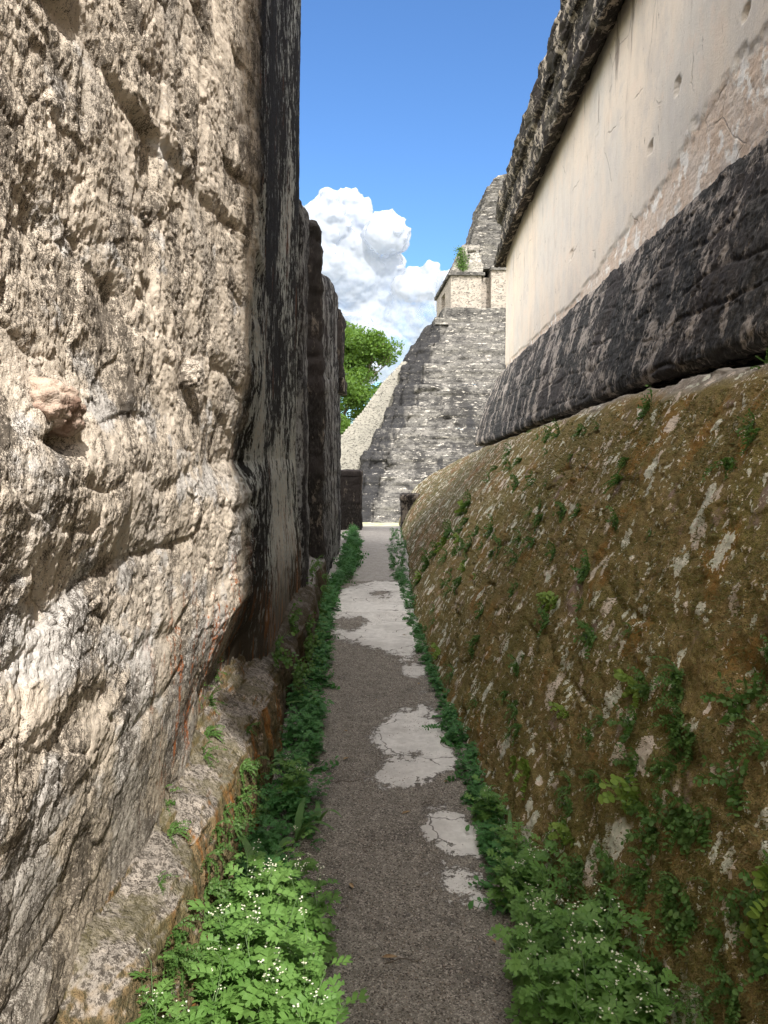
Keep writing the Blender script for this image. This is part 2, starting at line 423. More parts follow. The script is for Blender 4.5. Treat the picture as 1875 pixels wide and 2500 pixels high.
def mat_leaf(name, c1, c2, tr):
    s = NT(name)
    oi = s.n('ShaderNodeObjectInfo').outputs['Random']
    f = s.attr('leafid')
    a = s.noise(40, 2, .5)
    k = s.math('FRACT', s.add(f, oi))
    col = s.mix(k, c1, c2)
    col = s.mix(s.mul(s.step(a, .5, .75), .3), col, tuple(c * .55 for c in c1))
    return s.bsdf(col, .55, None, .35, s.mix(k, tr, tuple(c * .8 for c in tr)))

def mat_simple(name, c, rough=.9, c2=None, scale=20, spec=.2, bump=0):
    s = NT(name); n_ = s.noise(scale, 5, .7)
    col = s.mix(s.step(n_, .35, .65), c, c2 or tuple(v * .6 for v in c))
    return s.bsdf(col, rough, s.bump(n_, .8, bump) if bump else None, spec)

def mat_temple(name, base, base2, pale, dark_amt, white_amt):
    s = NT(name)
    x, y, z = s.sep()[:3]
    # masonry rows read through real relief; lichen darkens in soft downward runs
    big = s.noise(.16, 6, .62, s.map((1, 1, .33), loc=(3, 4, 1)), dist=.5)
    m = s.noise(1.1, 6, .7, s.map((1, 1, 1.9)))
    f = s.noise(5, 5, .75, s.map((1, 1, 1.6)))
    rowv = s.noise(2.4, 5, .75, s.map((.35, .35, 2.2)))
    v = s.add(s.add(s.mul(big, .46), s.mul(m, .28)), s.mul(rowv, .26))
    col = s.mix(s.step(m, .38, .62), base, base2)
    col = s.mix(s.mul(s.step(v, dark_amt, dark_amt + .06), .9), col, (.035, .034, .034))
    col = s.mix(s.mul(s.step(f, .52, .60), .8), col, (.03, .029, .028))
    w = s.add(s.mul(rowv, .5), s.mul(s.noise(3.3, 5, .8, s.map((.6, .6, 1.8), loc=(1, 1, 1))), .5))
    col = s.mix(s.mul(s.step(w, white_amt, white_amt + .05), .85), col, pale)
    j = s.attr('joint')
    col = s.mix(s.mul(s.step(j, .5, 1.0), .6), col, (.03, .028, .026))
    sa = s.add(s.attr('corner_dark'), s.mul(s.math('SUBTRACT', s.noise(.45, 5, .7, s.map((1, 1, .35), loc=(7, 7, 7))), .5), 2.4))
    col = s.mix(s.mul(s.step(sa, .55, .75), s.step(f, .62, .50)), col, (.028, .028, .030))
    return s.bsdf(col, .95, s.bump(s.add(f, m), .8, .12), .1)

M = {}
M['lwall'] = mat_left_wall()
M['bench'] = mat_bench()
M['blk'] = mat_black_stone('black_lichen_masonry', courses_on=True, amount=.532, stretch=.8, pale=(.52, .455, .40), dark=(.030, .029, .028))
M['blk2'] = mat_black_stone('dark_pier_stone', amount=.56, dark=(.018, .016, .015), pale=(.34, .29, .24), tint=(.035, .031, .028), sc_=1.6)
M['blk3'] = mat_black_stone('streaked_jamb_stone', amount=.515, dark=(.018, .017, .018), pale=(.42, .42, .41), stretch=.06, sc_=1.5)
M['frz'] = mat_black_stone('cornice_stone', amount=.545, dark=(.020, .018, .016), pale=(.60, .52, .42), tint=(.06, .055, .04), stretch=.3, sc_=1.5)
M['plaster'] = mat_plaster()
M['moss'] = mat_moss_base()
M['path'] = mat_path()
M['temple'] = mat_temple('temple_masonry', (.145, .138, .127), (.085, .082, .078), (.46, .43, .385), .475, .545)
M['temple_plaster'] = mat_temple('temple_plaster', (.34, .30, .26), (.27, .245, .215), (.42, .38, .33), .56, .58)
M['shrine_roof'] = mat_temple('shrine_roof_stone', (.30, .28, .25), (.20, .19, .175), (.44, .41, .37), .50, .54)
M['stair'] = mat_temple('stair_flank_stone', (.29, .275, .24), (.25, .24, .21), (.34, .32, .285), .66, .62)
M['plaza'] = mat_simple('plaza_ground', (.34, .31, .26), .95, (.22, .24, .12), 1.5, .1)
M['weed'] = mat_leaf('weed_leaf', (.105, .215, .045), (.15, .275, .065), (.17, .36, .06))
M['weed_dark'] = mat_leaf('undergrowth_leaf', (.055, .165, .045), (.085, .22, .060), (.10, .28, .06))
M['clover'] = mat_leaf('round_leaf', (.16, .25, .04), (.20, .28, .05), (.25, .38, .06))
M['fern'] = mat_leaf('fern_leaf', (.06, .135, .028), (.11, .19, .045), (.12, .25, .04))
M['stem'] = mat_simple('green_stem', (.14, .22, .09), .6)
M['petal'] = mat_simple('white_petal', (.78, .78, .66), .7, (.6, .6, .42), 60)
M['grass'] = mat_leaf('grass_blade', (.09, .19, .05), (.14, .24, .07), (.15, .3, .06))
M['treeleaf'] = mat_leaf('tree_leaf', (.040, .095, .012), (.095, .175, .022), (.14, .24, .025))
M['bark'] = mat_simple('grey_bark', (.20, .17, .13), .9, (.10, .08, .06), 3)
M['twig'] = mat_simple('dry_twig', (.09, .065, .045), .9)
M['dryleaf'] = mat_simple('dry_leaf_brown', (.34, .24, .13), .8, (.18, .11, .06), 60)
M['rockp'] = mat_simple('reddish_stone', (.52, .42, .34), .95, (.26, .17, .13), 16, .1, .03)
M['mosstuft'] = mat_leaf('moss_tuft', (.20, .14, .05), (.12, .14, .04), (.14, .14, .04))

# ------------------------------------------------------------------ ground: the platform walk, its edge, the plaza far below
def ip(x, pts):
    a = np.array(pts, dtype=float); return np.interp(x, a[:, 0], a[:, 1])
def in_poly(x, y, poly):
    inside = np.zeros(x.shape, bool); n = len(poly)
    for i in range(n):
        x1, y1 = poly[i]; x2, y2 = poly[(i + 1) % n]
        if y1 == y2: continue
        c = ((y1 > y) != (y2 > y)) & (x < (x2 - x1) * (y - y1) / (y2 - y1) + x1); inside ^= c
    return inside
def blur(a, k):
    for _ in range(k):
        a = (a + np.roll(a, 1, 0) + np.roll(a, -1, 0) + np.roll(a, 1, 1) + np.roll(a, -1, 1)) / 5
    return a
# worn plaster slabs still bare of soil, outlines in metres on the walk
SLABS = [
 [(.085,4.66),(.31,4.78),(.37,4.32),(.378,3.88),(.34,3.72),(.085,3.56),(-.163,3.59),(-.155,3.66),(0,3.72),(-.02,4.02),(-.078,4.28)],
 [(.195,3.37),(.315,3.37),(.45,3.03),(.41,2.92),(.275,2.935),(.16,3.1)],
 [(.21,2.86),(.375,2.83),(.39,2.60),(.345,2.565),(.175,2.76)],
 [(.165,2.50),(.262,2.53),(.30,2.455),(.218,2.42),(.15,2.45)],
 [(.09,2.58),(.16,2.60),(.165,2.56),(.10,2.53)],
 [(.215,2.915),(.265,2.95),(.265,2.88),(.22,2.88)],
 [(-.50,8.9),(-.55,7.6),(-.5,6.6),(-.35,6.45),(-.1,6.25),(.05,5.95),(.25,5.9),(.32,6.4),(.31,7.5),(.33,9.4),(-.1,9.5)],
 [(.11,5.7),(.3,5.75),(.33,5.4),(.2,5.3),(.1,5.45)],
 [(.2,5.05),(.33,5.1),(.35,4.95),(.22,4.93)],
]
HOLES = [[(-.5,7.3),(-.2,7.45),(-.12,7.1),(-.25,6.8),(-.5,6.85)], [(.02,4.0),(.2,4.08),(.24,3.9),(.1,3.85)], [(-.3,8.6),(.0,8.8),(.2,8.5),(-.05,8.3)]]
def make_path():
    ys = np.concatenate([np.linspace(-3, 1.8, 30)[:-1], np.geomspace(1.8, 16.75, 720)])
    xs = np.linspace(-1.0, 1.35, 330)
    X, Y = np.meshgrid(xs, ys, indexing='ij')
    m = np.zeros(X.shape)
    for p in SLABS: m[in_poly(X, Y, p)] = 1
    for p in HOLES: m[in_poly(X, Y, p)] = .15
    m = blur(m, 130)
    Z = .012 * fbm(np.stack([X * 2, Y * 2, X * 0], -1), 3) + .004 * fbm(np.stack([X * 22, Y * 22, X * 0 + 3], -1), 3)
    mm = m + .55 * fbm(np.stack([X * 14, Y * 14, X * 0 + 9], -1), 4)
    Z += -.006 * sm(.55, .35, mm) + (1 - sm(.35, .55, mm)) * .004 * fbm(np.stack([X * 60, Y * 60, X * 0 + 3], -1), 2)
    Z += .025 * sm(9.56, 9.5, Y + .02 * fbm(np.stack([X * 5, Y * 0, X * 0], -1), 3)) - .025
    Z -= .02 * np.exp(-((Y - 7.55 - .03 * fbm(np.stack([X * 6, Y * 0, X * 0 + 2], -1), 3)) / .012) ** 2)
    P = np.stack([X, Y, Z], -1)
    o = mesh_obj('path', P.reshape(-1, 3), grid_faces(*X.shape, flip=False), M['path'])
    add_attr(o, 'slab', m); add_attr(o, 'far', sm(9.4, 9.6, Y) * .85)
    tag(o, kind='structure')
make_path()
# platform carrying the walk, with its drop to the plaza
PZ = -4.55
def box_vf(x0, x1, y0, y1, z0, z1):
    V = [(x, y, z) for z in (z0, z1) for y in (y0, y1) for x in (x0, x1)]
    F = [(0, 2, 3, 1), (4, 5, 7, 6), (0, 1, 5, 4), (2, 6, 7, 3), (0, 4, 6, 2), (1, 3, 7, 5)]
    return V, F
V, F = box_vf(-9, 14, -12, 16.9, PZ - .5, -.045)
tag(mesh_obj('platform_ground', V, F, M['bench'], smooth=False), kind='structure')
n = 60
gx = np.concatenate([-np.geomspace(3000, 20, 20), np.linspace(-18, 18, 20), np.geomspace(20, 3000, 20)])
X, Y = np.meshgrid(gx, np.concatenate([[-3000, -300, -60], np.linspace(-30, 140, 34), np.geomspace(150, 4000, 18)]), indexing='ij')
tag(mesh_obj('ground', np.stack([X, Y, X * 0 + PZ], -1).reshape(-1, 3), grid_faces(*X.shape), M['plaza']), kind='structure')

# ------------------------------------------------------------------ left palace
LZ = [(-.2, -.82), (.40, -.80), (.62, -.785), (.74, -.73), (.9, -.675), (1.40, -.665), (1.47, -.69), (1.55, -.735), (1.66, -.715), (1.76, -.68), (2.0, -.645), (2.5, -.63), (2.56, -.60), (3.7, -.585), (6.2, -.57)]
def left_x(Y, Z):
    b = ip(Z, LZ)
    nb = ip(Z, [(-.2, -.74), (.45, -.70), (.8, -.685), (1.2, -.68), (2.0, -.672), (6, -.60)])
    w = np.maximum(sm(3.5, 2.5, Y) * .85, sm(3.75, 4.6, Y) * .8); b = b * (1 - w) + nb * w
    # deep joint fades towards the camera; the face backs off beyond the shadow line
    near = sm(3.2, 1.4, Y) * .045 * np.exp(-((Z - 1.55) / .15) ** 2)
    return b + near * 1.6 - .065 * sm(3.95, 5.6, Y) * sm(.5, 1.2, Z) - .02 * sm(2.4, 1.0, Y)
def left_wall():
    ys = np.concatenate([np.linspace(-4, .9, 40)[:-1], 1 / np.linspace(1 / .9, 1 / 6.55, 760)])
    zs = np.concatenate([np.linspace(.30, 4.2, 860), np.linspace(4.2, 6.4, 230)[1:]])
    Y, Z = np.meshgrid(ys, zs, indexing='ij')
    X = left_x(Y, Z)
    q = np.stack([X * 0, Y, Z], -1)
    d, r, k = courses(Y, Z, .26, .5, 5, warp=.05)
    bm = sm(-.15, .25, fbm(q * 1.3 + 31, 2))
    h = (-.012 * (1 - sm(0, .05, d)) + .020 * (r - .5)) * bm
    h = h + .026 * fbm(q * np.array([1, 1.7, 1.5]), 4, .45)
    h = h + .009 * ridged(q * np.array([1, 3.4, 3.6]) + 4, 4, .5)
    # overhanging course high up, its underside in shadow
    zb = 2.50 + .05 * fbm(np.stack([Y * 0, Y * 2.5, Y * 0 + 3], -1), 3)
    br = sm(-.12, .12, fbm(np.stack([Y * 0, Y * 3, Y * 0 + 21], -1), 2)); h = h + (.024 * sm(-.015, .015, Z - zb) - .012 * np.exp(-((Z - zb + .02) / .02) ** 2)) * sm(3.4, 2.2, Y) * br * sm(3.2, 2.75, Z)
    zb = 1.16 - .03 * (Y - 2) + .04 * fbm(np.stack([Y * 0, Y * 3.5, Y * 0 + 8], -1), 3)
    h = h + .013 * sm(.02, -.02, np.abs(Z - zb) - .11) * sm(2.4, 1.9, Y) * sm(-.1, .15, fbm(q * 2.3 + 40, 2))
    zb = .98 + .03 * fbm(np.stack([Y * 0, Y * 3.5, Y * 0 + 12], -1), 3)
    h = h + .009 * sm(.02, -.02, np.abs(Z - zb + .05) - .05) * sm(2.4, 1.9, Y) * sm(-.1, .15, fbm(q * 2.3 + 60, 2))
    fa, fe = facets(q * np.array([1, 5.5, 6.5]), .35, 2); fm = sm(-.25, .15, fbm(q * 1.1 + 70, 2))
    h = h + .014 * fa * fm - .004 * sm(.10, .0, fe) * fm
    fa, fe = facets(q * np.array([1, 17, 19]), .4, 5); h = h + .0050 * fa
    f1, f2, _ = worley(q * np.array([1, 11, 11]) + fbm(q * 9, 2)[..., None] * .5)
    h = h + .008 * (f2 - f1) * sm(-.1, .3, fbm(q * 1.7 + 7, 2))
    f1, f2, _ = worley(q * np.array([1, 30, 26]) + 9.3)
    pit = sm(.34, .12, f1) * sm(-.05, .2, fbm(q * 3 + 3, 2)); h = h - .010 * pit
    h = h + .0045 * fbm(q * 34, 4, .68) + .003 * fbm(q * 110, 2, .6)
    f1, f2, _ = worley(q * np.array([1, 62, 62]) + 3.3); h = h - .004 * sm(.36, .1, f1) * sm(-.1, .15, fbm(q * 5 + 8, 2))
    # recessed niche-like hollows and steps in the upper wall, seen in the photograph as dark vertical offsets
    h = h - .018 * sm(.035, .0, np.abs(Y - 2.25) - .05) * sm(1.95, 2.05, Z) * sm(2.75, 2.6, Z)
    h = h - .03 * np.exp(-(((Y - 1.95) / .10) ** 2 + ((Z - 1.98) / .06) ** 2)) 
    h = h - .025 * np.exp(-(((Y - 1.55) / .09) ** 2 + ((Z - 2.02) / .10) ** 2))
    h = h - .06 * np.exp(-(((Y - 1.56) / .09) ** 2 + ((Z - 1.62) / .025) ** 2))
    h = h * (1 - .78 * sm(3.6, 4.5, Y))
    h = h + .03 * fbm(q * np.array([1, 2.2, .25]) + 50, 3) * sm(3.8, 4.6, Y)
    h = h * (1 - .35 * sm(1.0, .7, Z))
    P = np.stack([X + h, Y, Z], -1)
    # turn the far end of the wall round its corner
    nu = 26; E = P[-1]; th = np.linspace(0, 1, nu)[1:, None]
    endx = E[None, :, 0] - .9 * th ** 1.5; endy = E[None, :, 1] + .05 * np.sin(np.minimum(th * 8, 1) * np.pi / 2) + 0 * endx
    rr = .02 * fbm(np.stack([endx * 8, endy * 0, E[None, :, 2] * 8 + endx * 0], -1), 3)
    T = np.stack([endx, endy + rr, E[None, :, 2] + endx * 0], -1)
    P = np.concatenate([P, T], 0)
    return P
lp = empty('stone_palace', (-.75, 3, 0))
tag(lp, 'tall rough limestone palace wall, sunlit cream near and black streaked beyond, rising beside the path', 'building')
def child(name, P, mat, parent, **kw):
    V = P.reshape(-1, 3) - np.array(parent.location)[None]
    return mesh_obj(name, V, grid_faces(P.shape[0], P.shape[1], flip=kw.pop('flip', False)), mat, parent, **kw)
# object coordinates of the children stay close to world metres: shift handled by the parent at z = 0
def child0(name, P, mat, parent, flip=False):
    """vertices keep world coordinates (the texture space), the child undoes its parent's offset"""
    o = mesh_obj(name, P.reshape(-1, 3), grid_faces(P.shape[0], P.shape[1], flip=flip), mat, parent)
    o.location = -Vector(parent.location); return o
def child0f(name, V, F, mat, parent, smooth=True):
    o = mesh_obj(name, V, F, mat, parent, smooth); o.location = -Vector(parent.location); return o
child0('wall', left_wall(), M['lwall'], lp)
# body behind the faces so that nothing is hollow
def rough_block(x0, x1, y0, y1, z0, z1, amp=.03, res=.06, rnd=.06, seed=0, bl=None, lean=None):
    """closed, weathered masonry block: box grid pushed by noise, edges rounded. returns V,F"""
    nx, ny, nz = [max(3, int(round((b - a) / res)) + 1) for a, b in ((x0, x1), (y0, y1), (z0, z1))]
    Vs, Fs = [], []; off = 0
    def face(a, b, fn, flip):
        nonlocal off
        A, B = np.meshgrid(a, b, indexing='ij'); P = fn(A, B); Vs.append(P.reshape(-1, 3)); Fs.append(grid_faces(len(a), len(b), flip) + off); off += P.shape[0] * P.shape[1]
    xs, ys, zs = np.linspace(x0, x1, nx), np.linspace(y0, y1, ny), np.linspace(z0, z1, nz)
    face(ys, zs, lambda a, b: np.stack([a * 0 + x0, a, b], -1), True)
    face(ys, zs, lambda a, b: np.stack([a * 0 + x1, a, b], -1), False)
    face(xs, zs, lambda a, b: np.stack([a, a * 0 + y0, b], -1), False)
    face(xs, zs, lambda a, b: np.stack([a, a * 0 + y1, b], -1), True)
    face(xs, ys, lambda a, b: np.stack([a, b, a * 0 + z1], -1), False)
    face(xs, ys, lambda a, b: np.stack([a, b, a * 0 + z0], -1), True)
    V = np.concatenate(Vs); F = np.concatenate(Fs)
    lo = np.array([x0, y0, z0]) + rnd; hi = np.array([x1, y1, z1]) - rnd
    lo[2] = min(z0, lo[2]) if rnd else lo[2]
    c = np.clip(V, lo, hi); dlt = V - c; L = np.linalg.norm(dlt, axis=1, keepdims=True)
    V = np.where(L > 1e-6, c + dlt / (L + 1e-9) * np.minimum(L, rnd), V)
    q = V + seed * 3.7
    ctr = (lo + hi) / 2
    nrm = np.where(L > 1e-6, dlt / (L + 1e-9), 0)
    w = amp * (fbm(q * 1.6, 3)[:, None] * 1.2 + .5 * ridged(q * 5, 3)[:, None] + .45 * fbm(q * 16, 3)[:, None])
    if bl:
        dd, rr, _ = courses(q[:, 0] + q[:, 1], V[:, 2], bl[0], bl[1], 3 + seed); w += (-amp * .35 * (1 - sm(0, bl[0] * .16, dd)) + amp * .5 * (rr - .5))[:, None]
    wob = np.stack([fbm(q * 2.2 + 5, 3), fbm(q * 2.2 + 11, 3), fbm(q * 2.2 + 17, 3)], -1) * amp * .6
    V = V + nrm * w + wob
    if lean: V[:, 0] += lean * (V[:, 2] - z0)
    return V, F
# bench along the foot of the wall
def bench():
    ys = np.concatenate([np.linspace(-4, .9, 30)[:-1], 1 / np.linspace(1 / .9, 1 / 8.9, 520)])
    sec = np.array([(-1.0, .70), (-.84, .60), (-.765, .50), (-.71, .435), (-.62, .395), (-.585, .36), (-.572, .30), (-.565, .2), (-.56, .1), (-.55, 0), (-.55, -.1)])
    t = np.linspace(0, 1, 190); l = np.r_[0, np.cumsum(np.linalg.norm(np.diff(sec, axis=0), axis=1))]; l /= l[-1]
    sx, sz = np.interp(t, l, sec[:, 0]), np.interp(t, l, sec[:, 1])
    Yg, _ = np.meshgrid(ys, t, indexing='ij')
    X = sx[None] + 0 * Yg; Z = sz[None] + 0 * Yg
    # eroded outline in plan: bites where blocks are lost
    q0 = np.stack([Yg * 0, Yg, Yg * 0], -1)
    bite = .035 * fbm(q0 * 3.1, 3) - .06 * np.exp(-((Yg - 1.62) / .12) ** 2) - .045 * np.exp(-((Yg - 4.6) / .5) ** 2)
    X = X + bite * sm(-.9, -.6, X)
    Z = Z + (.02 * fbm(q0 * 1.7 + 4, 3) - .10 * np.exp(-((Yg - 4.9) / .55) ** 2) - .12 * np.exp(-((Yg - 1.58) / .08) ** 2)) * sm(.1, .35, Z)
    X = X - .10 * sm(6.0, 8.0, Yg)
    # block joints along the bench
    j = 0
    for yj in (1.28, 1.60, 2.35, 3.05, 3.62, 4.4, 5.3, 6.3, 6.85, 7.7): j = j + np.exp(-((Yg - yj - .015 * fbm(np.stack([X * 5, Z * 5, Yg * 0 + yj], -1), 2)) / .022) ** 2)
    P = np.stack([X, Yg, Z], -1); N = -normals(P)
    fa, fe = facets(P * 7.0, .4, 20); h = .018 * fa + .030 * fbm(P * 3.3, 4) + .010 * ridged(P * 9, 4) + .009 * fbm(P * 38, 3, .65) - .035 * np.clip(j, 0, 1)
    N = normals(P); N = N * np.sign(N[..., 2:3] + N[..., 0:1] + 1e-9)
    P = P + N * h[..., None]
    e = P[-1].copy(); end = np.stack([e, e + np.array([0, .03, -.03]), e * np.array([1, 1, 0]) + np.array([0, .05, -.1])], 0)
    return np.concatenate([P, end[1:]], 0)
child0('bench', bench(), M['bench'], lp)
V, F = rough_block(-1.6, -.69, 6.55, 7.05, .38, 3.72, .03, .035, .08, 2); child0f('jamb', V, F, M['blk3'], lp)
V, F = rough_block(-1.7, -.70, 8.5, 8.95, .36, 4.12, .045, .035, .13, 4, (.3, .5)); child0f('pier', V, F, M['blk2'], lp)
V, F = rough_block(-1.7, -.74, 8.93, 12.6, -.05, 3.78, .035, .05, .14, 6, (.3, .6), lean=.0)
V[:, 2] += np.where(V[:, 2] > 3.2, .30 * sm(9.2, 11.5, V[:, 1]), 0)
child0f('pier', V, F, M['blk3'], lp)
V, F = rough_block(-1.7, -.80, 12.6, 14.2, -.05, 2.75, .025, .06, .06, 7, (.3, .6)); child0f('wall', V, F, M['blk3'], lp)
V, F = rough_block(-1.7, -.68, 13.2, 14.25, 2.62, 2.85, .02, .04, .03, 8); child0f('cornice', V, F, M['frz'], lp)
V, F = rough_block(-1.7, -.72, 13.1, 14.3, 2.83, 3.98, .04, .045, .06, 9, (.3, .5)); child0f('frieze', V, F, M['blk2'], lp)
V, F = rough_block(-4.5, -1.25, -4, 6.4, -.05, 6.3, .02, .3, .05, 10); child0f('core', V, F, M['blk2'], lp)
V, F = rough_block(-4.5, -1.65, 6.4, 14.2, -.05, 2.6, .02, .3, .05, 11); child0f('core', V, F, M['blk2'], lp)
# stone sticking out of the near wall
def boulder(c, s, seed, amp=.22, rot=0, n=40):
    u = np.linspace(0, 2 * np.pi, n * 2); v = np.linspace(0, np.pi, n); U, Vv = np.meshgrid(u, v, indexing='ij')
    P = np.stack([np.cos(U) * np.sin(Vv), np.sin(U) * np.sin(Vv), np.cos(Vv)], -1)
    P = np.sign(P) * np.abs(P) ** .75
    P = P * (1 + amp * fbm(P * 1.6 + seed, 3) + .10 * ridged(P * 4 + seed, 3) + .05 * fbm(P * 12 + seed, 2))[..., None]
    P = P * np.array(s); ca, sa = math.cos(rot), math.sin(rot)
    P = np.stack([P[..., 0], P[..., 1] * ca - P[..., 2] * sa, P[..., 1] * sa + P[..., 2] * ca], -1)
    return P + np.array(c)
child0('projecting_stone', boulder((-.665, 1.53, 1.685), (.06, .078, .040), 3, .45, rot=-.25), M['rockp'], lp)['label'] = 'reddish stone sticking out of the wall'
child0('projecting_stone', boulder((-.655, 2.62, 1.86), (.045, .06, .035), 8, .4, rot=.5), M['lwall'], lp)
child0('projecting_stone', boulder((-.64, 2.12, 2.95), (.05, .08, .06), 12, .4, rot=.2), M['lwall'], lp)

# ------------------------------------------------------------------ right palace
rp = empty('plastered_palace', (1.9, 6, 0))
tag(rp, 'palace of cream plaster with mossy sloping base and black moulding beside the path', 'building')
SL = .0366
FOOT = [(-3, .98), (0, .80), (1.5, .70), (2.2, .60), (3, .51), (3.5, .475), (5.7, .345), (7.5, .295), (9, .31), (11.5, .37), (16, .35), (20, .35)]
def sweep(sec, nt, y0, yend, ny, foot=None, near=1.0, corner=.6):
    """sec: list of (offset X at y=0, z); the section runs along the palace and turns the far corner to the right"""
    sec = np.array(sec, dtype=float); l = np.r_[0, np.cumsum(np.linalg.norm(np.diff(sec[:, :2], axis=0), axis=1))]; l /= l[-1]
    t = np.linspace(0, 1, nt); sx, sz = np.interp(t, l, sec[:, 0]), np.interp(t, l, sec[:, 1])
    ya = np.r_[np.linspace(y0, near, 16)[:-1], 1 / np.linspace(1 / near, 1 / (yend), ny)]
    X = sx[None] + 0 * ya[:, None]; Y = ya[:, None] + 0 * X
    if foot is not None:
        sp_ = np.interp(sz, [-.1, 0, 1.86, 1.95, 1.99], [.40, .41, 1.28, 1.37, 1.9]); bw = .85 * sm(18, 13, Y); sxx = sp_[None] * bw + sx[None] * (1 - bw)
        w = np.clip((sx - sec[0, 0]) / (sec[-1, 0] - sec[0, 0]), 0, 1) ** .8
        wl = np.clip((sxx - .40) / (1.40 - .40), 0, 1)
        top = sx + SL * Y; X = np.where(sxx < 1.40, ip(Y, FOOT) * (1 - wl) + (1.40 + SL * Y) * wl, sxx + SL * Y)
    else: X = X + SL * Y
    Z = sz[None] + 0 * Y
    # stop each strand at its own corner (the end wall leans back like the side)
    inset = (sx - .4)[None]
    Ye = yend - inset
    k = np.clip(Y / Ye, None, 1)
    Y = np.where(Y > yend * .8, yend * .8 + (Y - yend * .8) * ((Ye - yend * .8) / (yend * .2)), Y)
    P = np.stack([X, Y, Z], -1)
    last = P[-1]; out = []
    for a in np.linspace(0, 1, 22)[1:]:
        th = a * math.pi / 2
        out.append(np.stack([last[:, 0] + corner * (1 - math.cos(th)), last[:, 1] + corner * math.sin(th), last[:, 2]], -1))
    for dx in np.geomspace(.1, 6, 26):
        out.append(np.stack([last[:, 0] + corner + dx, last[:, 1] + corner, last[:, 2]], -1))
    return np.concatenate([P, np.stack(out, 0)], 0)
def disp(P, h, sgn=1):
    return P + normals(P) * (h * sgn)[..., None]
# battered base
base_sec = [(.40, -.06), (.41, .05), (.45, .30), (.52, .60), (.61, .90), (.72, 1.16), (.85, 1.40), (1.0, 1.60), (1.16, 1.77), (1.30, 1.89), (1.42, 1.955), (1.56, 1.985), (1.95, 1.99)]
P = sweep(base_sec, 420, -3, 17.6, 620, foot=True, near=.9, corner=.5)
yy, zz = P[..., 1], P[..., 2]
P[..., 2] -= .36 * np.clip((yy - 5) / 12, 0, 1) * sm(.2, 1.9, zz)
q = P.copy()
d, r, k = courses(q[..., 1], zz * 1.0, .42, .8, 21, warp=.09)
h = .028 * fbm(q * 1.3, 4) + .020 * fbm(q * 4.5 + 3, 4) + .012 * ridged(q * 9, 4, .6) + .008 * fbm(q * 30, 3, .65) + .0035 * fbm(q * 95, 2)
h = h - .016 * (1 - sm(0, .03, d)) * sm(-.1, .3, fbm(q * 1.1 + 2, 2)) + .014 * (r - .5)
fa, fe = facets(q * 5.0, .4, 8); h = h + .012 * fa
fa, fe = facets(q * 15.0, .4, 9); h = h + .006 * fa
for (cy, cz, sy, sz_, dp) in ((2.05, 1.0, .10, .05, .06), (1.9, 1.32, .03, .22, .04), (2.3, .72, .16, .035, .05), (1.7, .80, .08, .04, .05), (2.6, 1.72, .03, .12, .04)):
    h = h - dp * np.exp(-(((q[..., 1] - cy + .1 * (zz - cz)) / sy) ** 2 + ((zz - cz) / sz_) ** 2))
P_base = disp(P, h, -1)
chk = normals(P)[100, 200]
if chk[0] > 0: P_base = disp(P, h, -1)
else: P_base = disp(P, h, 1)
FL = bool(chk[0] > 0)
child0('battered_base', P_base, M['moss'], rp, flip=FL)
# black moulding, leaning back, undercut at its foot
m_sec = [(2.0, 2.10), (1.75, 2.08), (1.53, 2.05), (1.495, 2.07), (1.485, 2.12), (1.55, 2.40), (1.63, 2.70), (1.715, 2.98), (1.775, 3.17), (1.80, 3.205), (1.95, 3.24)]
P = sweep(m_sec, 260, -3.02, 17.9, 520, near=1.6, corner=.7)
q = P; zz = P[..., 2]
P[..., 2] -= .33 * np.clip((P[..., 1] - 5) / 12, 0, 1) * sm(3.0, 2.1, zz)
P[..., 0] -= .16 * sm(13, 16.5, P[..., 1]) * sm(3.1, 2.1, zz)
d, r, k = courses(q[..., 1] + q[..., 0], zz, .235, .42, 31, warp=.03)
h = .034 * fbm(q * 1.7, 4) + .012 * ridged(q * 7, 4, .6) + .008 * fbm(q * 24, 3, .65) + .003 * fbm(q * 80, 2) + (-.015 * (1 - sm(0, .022, d)) + .014 * (r - .5)) * sm(-.3, .1, fbm(q * 1.9 + 3, 2))
fa, fe = facets(q * 5.0, .4, 12); h = h + .016 * fa
fa, fe = facets(q * 16.0, .4, 14); h = h + .007 * fa
h *= sm(1.96, 1.8, P[..., 0] - SL * P[..., 1]) 
o = child0('moulding', disp(P, h, -1 if normals(P)[100, 130][0] > 0 else 1), M['blk'], rp, flip=FL)
add_attr(o, 'joint', 1 - sm(0, .035, d))
# plaster wall
P = sweep([(1.90, 3.2), (1.90, 5.72)], 300, -3.02, 17.9, 520, near=1.6, corner=.12)
q = P; zz = P[..., 2]
yl = P[..., 1]
wear = sm(.72, .15, (zz - 3.24) / (.35 + 1.25 * sm(9.5, 3.0, yl) + .35 * fbm(np.stack([yl * 0, yl * .9, zz * .6], -1), 3)))
wn_ = sm(.4, .6, wear + .45 * fbm(q * np.array([7, 7, 5]), 3))
h = .008 * fbm(q * 1.2, 3) + .003 * fbm(q * 6, 3) - wn_ * (.012 + .012 * ridged(q * 12, 4, .6))
for (cy, cz, a, b, dp) in ((5.75, 4.22, .05, .06, .06), (6.35, 4.02, .04, .045, .05), (4.6, 4.1, .04, .04, .05), (5.1, 4.62, .02, .09, .02), (9.4, 3.95, .04, .05, .04), (5.2, 5.0, .03, .06, .02), (8.2, 4.9, .02, .12, .02)):
    h = h - dp * sm(1.25, .75, np.sqrt(((yl - cy) / a) ** 2 + ((zz - cz) / b) ** 2) + .35 * fbm(q * 25, 2))
o = child0('plaster_wall', disp(P, h, -1 if normals(P)[100, 130][0] > 0 else 1), M['plaster'], rp, flip=FL)
add_attr(o, 'wear', wear)
